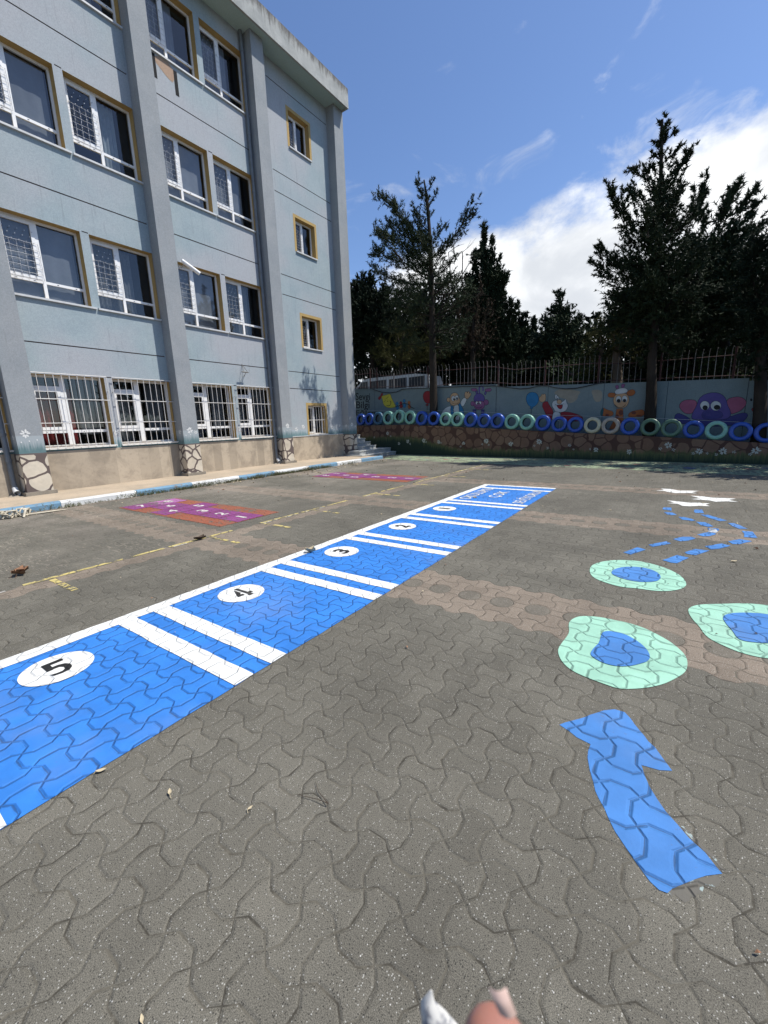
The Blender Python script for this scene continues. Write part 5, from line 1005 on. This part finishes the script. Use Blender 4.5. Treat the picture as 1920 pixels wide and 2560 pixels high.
# fillers behind the fence on the right
tree('pine with pale twisted trunk and yellow green needles, left of the tallest conifer', 19.6, [(1545,1010),(1543,930),(1540,860),(1520,800)],
 [(1540,860,1500,800,18,1.2),(1540,850,1560,790,20,1.1),(1530,830,1495,830,16,1.1),(1545,880,1590,840,22,1),(1510,880,1470,900,18,1)], 'pine', tr_r=(.22,.08), bark='bark2', dens=1.0, extra=1, clumps=[(1505,850,26,40,.8),(1560,830,30,36,.8),(1480,910,34,26,.8)], ll=.16, lw=.009, per=34)
tree('dark leafy bush mass behind the fence, below the tallest conifer', 21.5, [(1700,1000),(1700,900)], [(1700,900,1690,850,24,1)], 'dark', dens=.9, clumps=[(1690,880,60,44,.9),(1770,890,60,50,.9),(1600,920,50,34,.9),(1850,900,50,60,.9)], ll=.17, lw=.04, per=22)
tree('olive green undergrowth tree behind the fence above the elephant', 19.0, [(1790,1010),(1790,930)], [(1790,930,1780,880,20,1)], 'broad', dens=.7, clumps=[(1740,915,40,28,.8),(1820,920,40,30,.8),(1430,925,46,22,.9),(1885,900,30,50,.6)], ll=.12, lw=.035, per=20)
for i, (x, y, rx, ry, lb) in enumerate(((1230,920,90,34,'dark low tree belt section behind the fence, left of the gap'),(1420,930,110,26,'dark low tree belt section behind the fence, below the gap'),(1700,850,150,90,'deep dark tree belt section behind the big right-hand conifers'),(960,880,120,70,'deep dark tree belt section behind the van'))):
    tree(lb, 33, [(x,980),(x,y)], [(x,y,x,y-ry*.7,ry*.6,1)], 'dark', dens=.55, clumps=[(x,y,rx,ry,.8)], ll=.34, lw=.12, per=14, mirror=False)

# trees further along the planter, beyond the right edge: they throw the broad shade on the yard
def pj(x, y, z):
    d = np.array([x, y, z-CAM_H]); k = d@_fw; return (960+F*(d@_rt)/k, 1280-F*(d@_up)/k)
for lb, X_, Y_, H_ in (('tall dark conifer in the planter just beyond the right edge', 4.3, 16.1, 8.6), ('second dark conifer farther along the planter, out of frame', 7.2, 15.9, 10.0)):
    q0, q1, q2 = pj(X_, Y_, .5), pj(X_, Y_, H_*.5), pj(X_, Y_, H_)
    st_ = []
    for k in range(16):
        z0 = 2.6+(H_-3.2)*k/15; r_ = (1-k/17)*2.3+.3; sg = -1 if k % 2 else 1; st_.append((*pj(X_, Y_, z0), *pj(X_+sg*r_, Y_, z0+r_*.5), 34, .8))
    tree(lb, Y_, [q0, q1, q2], st_, 'cypress', base_z=.5, tr_r=(.2,.04), dens=.55, extra=1.0, ll=.16, lw=.04, per=18)
# far wood closing the view behind the fence
xs_ = nrng.uniform(-75, 45, 5200); st = np.stack([xs_, nrng.uniform(40, 50, 5200), 2.0+nrng.random(5200)**.8*(4.2+1.2*np.sin(xs_*.35)+.8*np.sin(xs_*.9))], 1); dr = unit(nrng.normal(0, .7, (5200, 3))+np.array([0, 0, .5]))
o = leaf_mesh([sprays(st, dr, .7+.8*nrng.random(5200), 16, .6, .22)], 'far_wood', ML['dark'], bld); o.parent = None; o.matrix_parent_inverse = Matrix.Identity(4); tag(o, 'dark far wood closing the view low behind the fence', 'wood', kind='stuff')

# ------------------------------------------------ van parked behind the fence
M['vanwhite'] = plain('white_car_paint', (0.72, 0.73, 0.73), 0.25); M['vanglass'] = plain('dark_car_glass', (0.05, 0.055, 0.06), 0.08)
van = thing('parked_van', 'white van behind the fence, only its roof and upper windows above the wall', 'van', (-13.4, 20.9, 2.05))
b = MB(); prof = [(-16.6,2.5),(-16.6,3.0),(-16.45,3.2),(-15.95,3.35),(-15.05,3.98),(-14.6,4.06),(-11.6,4.04),(-10.9,3.95),(-10.72,3.4),(-10.7,2.5)]
n = len(prof); y0, y1 = 19.75, 21.6; vs = [(x, y0+(.12 if z > 3.3 else 0), z) for x, z in prof]+[(x, y1-(.12 if z > 3.3 else 0), z) for x, z in prof]
b.add(vs, [(k, (k+1) % n, n+(k+1) % n, n+k) for k in range(n)]+[tuple(range(n))[::-1], tuple(range(n, 2*n))]); on(van, fixn(b.build('body', M['vanwhite'])))
b = MB()
for x0, x1 in ((-15.5,-14.7),(-14.55,-13.4),(-13.25,-12.1),(-11.95,-11.0)):
    b.poly([(x0+(.0 if x0 > -15 else .35), 19.853, 3.88), (x1, 19.853, 3.90), (x1, 19.80, 3.38), (x0, 19.80, 3.38)])
on(van, b.build('side_window', M['vanglass']))
b = MB(); b.quad((-15.97,19.95,3.37),(-15.97,21.4,3.37),(-15.10,21.35,3.975),(-15.10,19.98,3.975)); on(van, b.build('windscreen', M['vanglass']))
for x in (-15.6, -11.8):
    for y in (19.85, 21.35):
        b = MB(); b.tube([(x, y-.1, 2.4), (x, y+.1, 2.4)], .34, 20); w_ = on(van, b.build('wheel', M['tyre_in'])); 

# ------------------------------------------------ things on the building
sc = thing('security_camera', 'white tubular security camera above the first floor window in the third bay', 'camera', (-12.63, 7.93, 6.45))
b = MB(); b.tube([(-12.35,7.78,6.37),(-12.25,8.20,6.13)], .05, 14); b.tube([(-12.352,7.772,6.374),(-12.24,8.24,6.11)], .058, 14, caps=False); on(sc, b.build('housing', M['pvc']))
b = MB(); b.tube([(-12.25,8.205,6.127),(-12.248,8.21,6.124)], .04, 14); on(sc, b.build('lens', M['slot']))
b = MB(); b.tube([(-12.71,7.75,6.30),(-12.45,7.82,6.22),(-12.34,7.86,6.32)], .014, 6); b.box((-12.715,7.69,6.23),(-12.69,7.81,6.37)); on(sc, b.build('mount', M['wire']))
br = thing('lamp_bracket', 'small rusty triangular wire bracket left on the wall above the barred windows', 'bracket', (-12.7, 9.75, 3.5))
b = MB(); b.tube([(-12.70,9.80,3.72),(-12.52,9.72,3.42)], .008, 5); b.tube([(-12.70,9.80,3.72),(-12.52,9.88,3.42)], .008, 5); b.tube([(-12.52,9.62,3.42),(-12.52,9.90,3.42)], .02, 6); b.tube([(-12.70,9.85,3.30),(-12.52,9.80,3.42)], .008, 5); b.tube([(-12.69,9.6,2.98),(-12.66,9.70,3.2),(-12.52,9.80,3.4)], .005, 4); on(br, b.build('frame', plain('rusty_wire', (0.16, 0.15, 0.13), 0.7)))

# ------------------------------------------------ litter, leaves and weeds on the ground
def leaf(name, label, cat, x, y, L, w, rz, cols, curl=.35, n=1, group=None):
    b = MB(); r = random.Random(int(abs(x*100)+abs(y*10)))
    for q in range(n):
        a = rz+q*1.1+r.uniform(-.3,.3); ca, sa = math.cos(a), math.sin(a); k = 7; vs = []
        for i in range(k):
            f_ = i/(k-1); wd = w*math.sin(math.pi*min(.98, f_*.93+.04))*(1-.25*f_); px_ = L*(f_-.5)
            for sgn_ in (-1, 0, 1):
                py_ = wd*sgn_*.5; z = .008+curl*L*(abs(f_-.5)*.7)**1.3+(curl*w*.6 if sgn_ else 0)+q*.012; vs.append((x+px_*ca-py_*sa, y+px_*sa+py_*ca, z))
        b.add(vs, [(3*i+j, 3*i+j+1, 3*(i+1)+j+1, 3*(i+1)+j) for i in range(k-1) for j in (0, 1)], cols, True)
        b.tube([(x-L*.5*ca, y-L*.5*sa, .012+q*.012), (x-L*.75*ca+.01, y-L*.75*sa, .006)], .0015, 4, cols)
    return tag(b.build(name), label, cat, group)
M['leafbrown'] = plain('dry_leaf', (0.24, 0.12, 0.06), 0.8, var=.3, scale=30); M['leaftan'] = plain('tan_leaf', (0.50, 0.42, 0.27), 0.8, var=.2, scale=30); M['leafdark'] = plain('dark_leaf_litter', (0.06, 0.04, 0.025), 0.9, var=.3)
leaf('dry_leaf', 'curled reddish brown dry leaf lying left of the worn yellow line', 'leaf', -5.80, 1.27, .17, .10, .5, M['leafbrown'], .6, 3)
leaf('dry_leaf', 'dark brown curled leaf lying on the worn yellow line', 'leaf', -5.33, 3.12, .16, .08, .9, M['leafdark'], .5, 2)
leaf('dry_leaf', 'crumpled tan leaf on the white border beside number disc 3', 'leaf', -3.51, 3.44, .13, .07, .2, M['leaftan'], .8, 2)
g2 = lambda px, py: (lambda v: (v[0]*(-CAM_H/v[2]), v[1]*(-CAM_H/v[2])))(ray(px, py))
for px, py, lb, c_, L_ in ((254,1930,'pale oval leaf on the paving below the blue lane corner','leaftan',.045),(425,1984,'pale round leaf flake between the lane and the twig','leaftan',.035),(626,2024,'small tan leaf near the forked twig','leaftan',.025),(1188,1245,'pale leaf on the blue field left of the white words','leaftan',.12),(356,2553,'pale narrow leaf at the bottom edge','leaftan',.022),(1835,1405,'thin white chip of litter right of the dashed trail','leaftan',.07)):
    p = g2(px, py); leaf('fallen_leaf', lb, 'leaf', p[0], p[1], L_, L_*.5, (px % 7)*.5, M[c_], .25)
b = MB(); tw = [g2(746,1990), g2(790,2003), g2(822,2018)]; b.tube([(q[0], q[1], .006+.006*i) for i, q in enumerate(tw)], [.0010,.0013,.0016], 5)
tw = [g2(789,1958), g2(797,1985), g2(821,2016)]; b.tube([(q[0], q[1], .007+.004*i) for i, q in enumerate(tw)], [.0008,.0012,.0016], 5); tag(b.build('forked_twig', M['leafdark']), 'thin dark forked pine twig lying on the grey paving', 'twig')
b = MB(); tw = [g2(990,1687), g2(1000,1672), g2(1010,1661)]
# knotted bundle of pale straps by the kerb
b = MB(); rr = random.Random(21); px0, py0 = g2(42,1292)
px0 += .04
for q in range(16):
    a = rr.uniform(0, 6.28); pts = [(px0+rr.uniform(-.09,.09), py0+rr.uniform(-.16,.16), .02)]
    for k in range(3): pts.append((pts[-1][0]+rr.uniform(-.08,.08), pts[-1][1]+rr.uniform(-.12,.12), max(.015, min(.14, pts[-1][2]+rr.uniform(-.03,.11)))))
    pts.append((pts[-1][0]+rr.uniform(-.1,.1), pts[-1][1]+rr.uniform(-.1,.1), .012)); b.tube([tuple(p) for p in pts], .021, 6, flat=.6)
for q in range(4): b.tube([(px0+.05, py0+.1, .03), (px0+.02+q*.02, py0+.45, .02), (px0-.02+q*.03, py0+.6+.06*q, .012)], .018, 6, flat=.4)
tag(b.build('strap_bundle', plain('dirty_cream_strap', (0.56, 0.50, 0.38), 0.7, var=.25, scale=20)), 'knotted bundle of dirty cream straps lying against the blue kerb', 'straps')
# chunk on the dashed trail
b = MB(); p = g2(1781,1331); b.add([(p[0]-.05,p[1]-.03,.008),(p[0]+.03,p[1]-.04,.008),(p[0]+.06,p[1]+.03,.01),(p[0]-.02,p[1]+.04,.008),(p[0]-.03,p[1],.06),(p[0]+.03,p[1]+.01,.045)],[(0,1,5,4),(1,2,5),(2,3,4,5),(3,0,4)]); tag(b.build('crumpled_wrapper', plain('white_wrapper', (0.6, 0.6, 0.58), 0.5, var=.3, scale=40)), 'small crumpled black and white wrapper lying on the blue dashed trail', 'litter')
# weeds along the kerb foot
tri = []; n = 900; ks = np.concatenate([nrng.normal(c, s_, k) for c, s_, k in ((3.3,.25,60),(4.9,.35,130),(5.7,.2,90),(6.3,.25,120),(7.3,.3,140),(8.2,.2,170),(9.0,.2,170),(9.6,.3,200),(10.4,.3,200),(11.2,.2,130),(12.6,.3,60),(2.3,.4,30))]); n = len(ks)
st = np.stack([-10.44+np.abs(nrng.normal(0,.05,n)), ks, np.full(n,.002)], 1); dr = unit(nrng.normal(0,.5,(n,3))+np.array([.15,0,1.0])); tri.append(sprays(st, dr, .03+.12*nrng.random(n)*(.4+.6*(np.sin(ks*3.1)>0)), 8, .045, .0045))
me_root = tri; tris = np.concatenate(tri); me = bpy.data.meshes.new('weeds'); n3 = len(tris)
me.vertices.add(n3*3); me.vertices.foreach_set('co', tris.reshape(-1).astype(np.float32)); me.loops.add(n3*3); me.loops.foreach_set('vertex_index', np.arange(n3*3, dtype=np.int32)); me.polygons.add(n3); me.polygons.foreach_set('loop_start', np.arange(0, n3*3, 3, dtype=np.int32)); me.update(calc_edges=True)
me.materials.append(mat_leaf('weed_green', (0.08,0.10,0.045), (0.20,0.19,0.10))); tag(link('weeds', me), 'low green and dry weeds growing along the kerb foot', 'weeds', kind='stuff')
b = MB()
for i in range(520):
    x = rr.uniform(-10.4, 3.0); y = rr.uniform(1, 15) if i % 3 else rr.uniform(9, 15.5)
    if i % 4 == 0: x = rr.uniform(-10.4, -9.4)
    if -3.7 < x < -2.0 and y < 9.6 and i % 5: continue
    L = rr.uniform(.012,.035)*(1.6 if x < -9 else 1)*(.45 if y < 5 else 1); a = rr.uniform(0,6.28); ca, sa = math.cos(a)*L, math.sin(a)*L
    b.add([(x-ca,y-sa,.010),(x+sa*.4,y-ca*.4,.012+L*.5),(x+ca,y+sa,.010),(x-sa*.4,y+ca*.4,.012+L*.2)], [(0,1,2,3)], M[('leaftan','leafdark','leafbrown','leaftan')[i % 4]])
tag(b.build('leaf_litter'), 'tiny dry leaf scraps and crumbs scattered over the paving', 'leaf litter', kind='stuff')

# ------------------------------------------------ the photographer's fingertip and a bit of cloth at the lower edge
def cam_pt(px, py, dist): v = ray(px, py)/F*dist; return Vector((v[0], v[1], v[2]+CAM_H))
def skin_obj(name, nodes, edges, m, sub=2):
    me = bpy.data.meshes.new(name); me.from_pydata([tuple(p) for p, r in nodes], edges, []); o = bpy.data.objects.new(name, me); C.objects.link(o)
    sk = o.modifiers.new('skin', 'SKIN'); 
    for i, (p, r) in enumerate(nodes): me.skin_vertices[0].data[i].radius = (r, r)
    me.skin_vertices[0].data[0].use_root = True; sb = o.modifiers.new('sub', 'SUBSURF'); sb.levels = sub; sb.render_levels = sub
    dg = bpy.context.evaluated_depsgraph_get(); dg.update(); new = bpy.data.meshes.new_from_object(o.evaluated_get(dg)); bpy.data.objects.remove(o)
    new.materials.append(m); new.polygons.foreach_set('use_smooth', [True]*len(new.polygons)); return link(name, new)
def mat_skin():
    m, t, b = mat('skin'); pos = t.new('ShaderNodeNewGeometry').outputs['Position']; n = t.noise(pos, 90.0, 3); t.put(b.inputs['Base Color'], t.mix(n, c4((0.36, 0.155, 0.115)), c4((0.45, 0.215, 0.155))))
    b.inputs['Roughness'].default_value = 0.45; b.inputs['Subsurface Weight'].default_value = 0.25; b.inputs['Subsurface Scale'].default_value = 0.004; b.inputs['Subsurface Radius'].default_value = (1, .35, .2); return m
sk = mat_skin(); q = .085
nodes = [(cam_pt(1420,4700,.14), .030), (cam_pt(1330,3700,.12), .022), (cam_pt(1262,3050,.100), .0098), (cam_pt(1236,2760,q), .0088), (cam_pt(1238,2625,q), .0080), (cam_pt(1252,2550,q), .0053)]
edges = [(0,1),(1,2),(2,3),(3,4),(4,5)]
for k, (dx, ln) in enumerate(((-330,620),(-640,780),(-930,1050))):      # curled fingers under the phone, out of frame
    b0 = len(nodes); nodes += [(cam_pt(1330+dx*.6,3750,.135), .0105), (cam_pt(1300+dx,3330+k*80,.125), .0092), (cam_pt(1290+dx,3280+ln*.45,.100), .0084), (cam_pt(1300+dx,3700+ln*.3,.085), .0070)]; edges += [(1,b0),(b0,b0+1),(b0+1,b0+2),(b0+2,b0+3)]
b0 = len(nodes); nodes += [(cam_pt(1650,3900,.11), .0115), (cam_pt(1760,3450,.095), .0100), (cam_pt(1780,3150,.085), .0080)]; edges += [(0,b0),(b0,b0+1),(b0+1,b0+2)]
per_ = thing('person', 'photographer, of whom only a blurred pink fingertip pokes into the bottom edge', 'person', tuple(nodes[0][0]))
on(per_, skin_obj('hand', nodes, edges, sk))
b = MB(); c0 = cam_pt(1262,2522,q-.0050); ux, uy = Vector(_rt), Vector(_up); fw_ = Vector(_fw); vs = []
for i in range(5):
    for j in range(5):
        a = (i-2)/2; e_ = (j-2)/2; vs.append(c0+ux*a*.0017+uy*(e_*.0020)+(ux*-.0009*e_)+fw_*(a*a*.0008+max(0,e_)**2*.0012))
b.add(vs, [(i*5+j, (i+1)*5+j, (i+1)*5+j+1, i*5+j+1) for i in range(4) for j in range(4)], None, True); on(per_, b.build('fingernail', plain('pale_nail', (0.60, 0.42, 0.34), 0.35)))
def mat_cloth():
    m, t, b = mat('speckled_cloth'); pos = t.new('ShaderNodeNewGeometry').outputs['Position']; n = t.sstep(t.noise(pos, 130.0, 3, 0.6), 0.50, 0.62); t.put(b.inputs['Base Color'], t.mix(n, c4((0.66, 0.65, 0.60)), c4((0.17, 0.18, 0.21)))); b.inputs['Roughness'].default_value = 0.9; return m
b = MB(); dd = .13; rows = [(1078,2476,3,.0),(1074,2490,9,.001),(1070,2508,17,.002),(1082,2535,31,.003),(1098,2570,46,.004),(1125,2660,78,.006),(1170,2850,120,.01),(1230,3300,170,.012)]
vs = []; nn = 12
for (x, y, w, dp) in rows:
    for k in range(nn):
        a = 2*math.pi*k/nn; fold = 1+.18*math.sin(3*a+y*.02); p = cam_pt(x+w*math.cos(a)*fold, y, dd); vs.append(p+fw_*(math.sin(a)*w/F*dd*.55*fold))
b.add(vs, [(i*nn+k, i*nn+(k+1) % nn, (i+1)*nn+(k+1) % nn, (i+1)*nn+k) for i in range(len(rows)-1) for k in range(nn)], None, True); b.add(vs[:nn], [tuple(range(nn))])
tag(b.build('cloth_corner', mat_cloth()), 'blurred pointed tip of white cloth with grey smudges left of the pink fingertip', 'cloth')
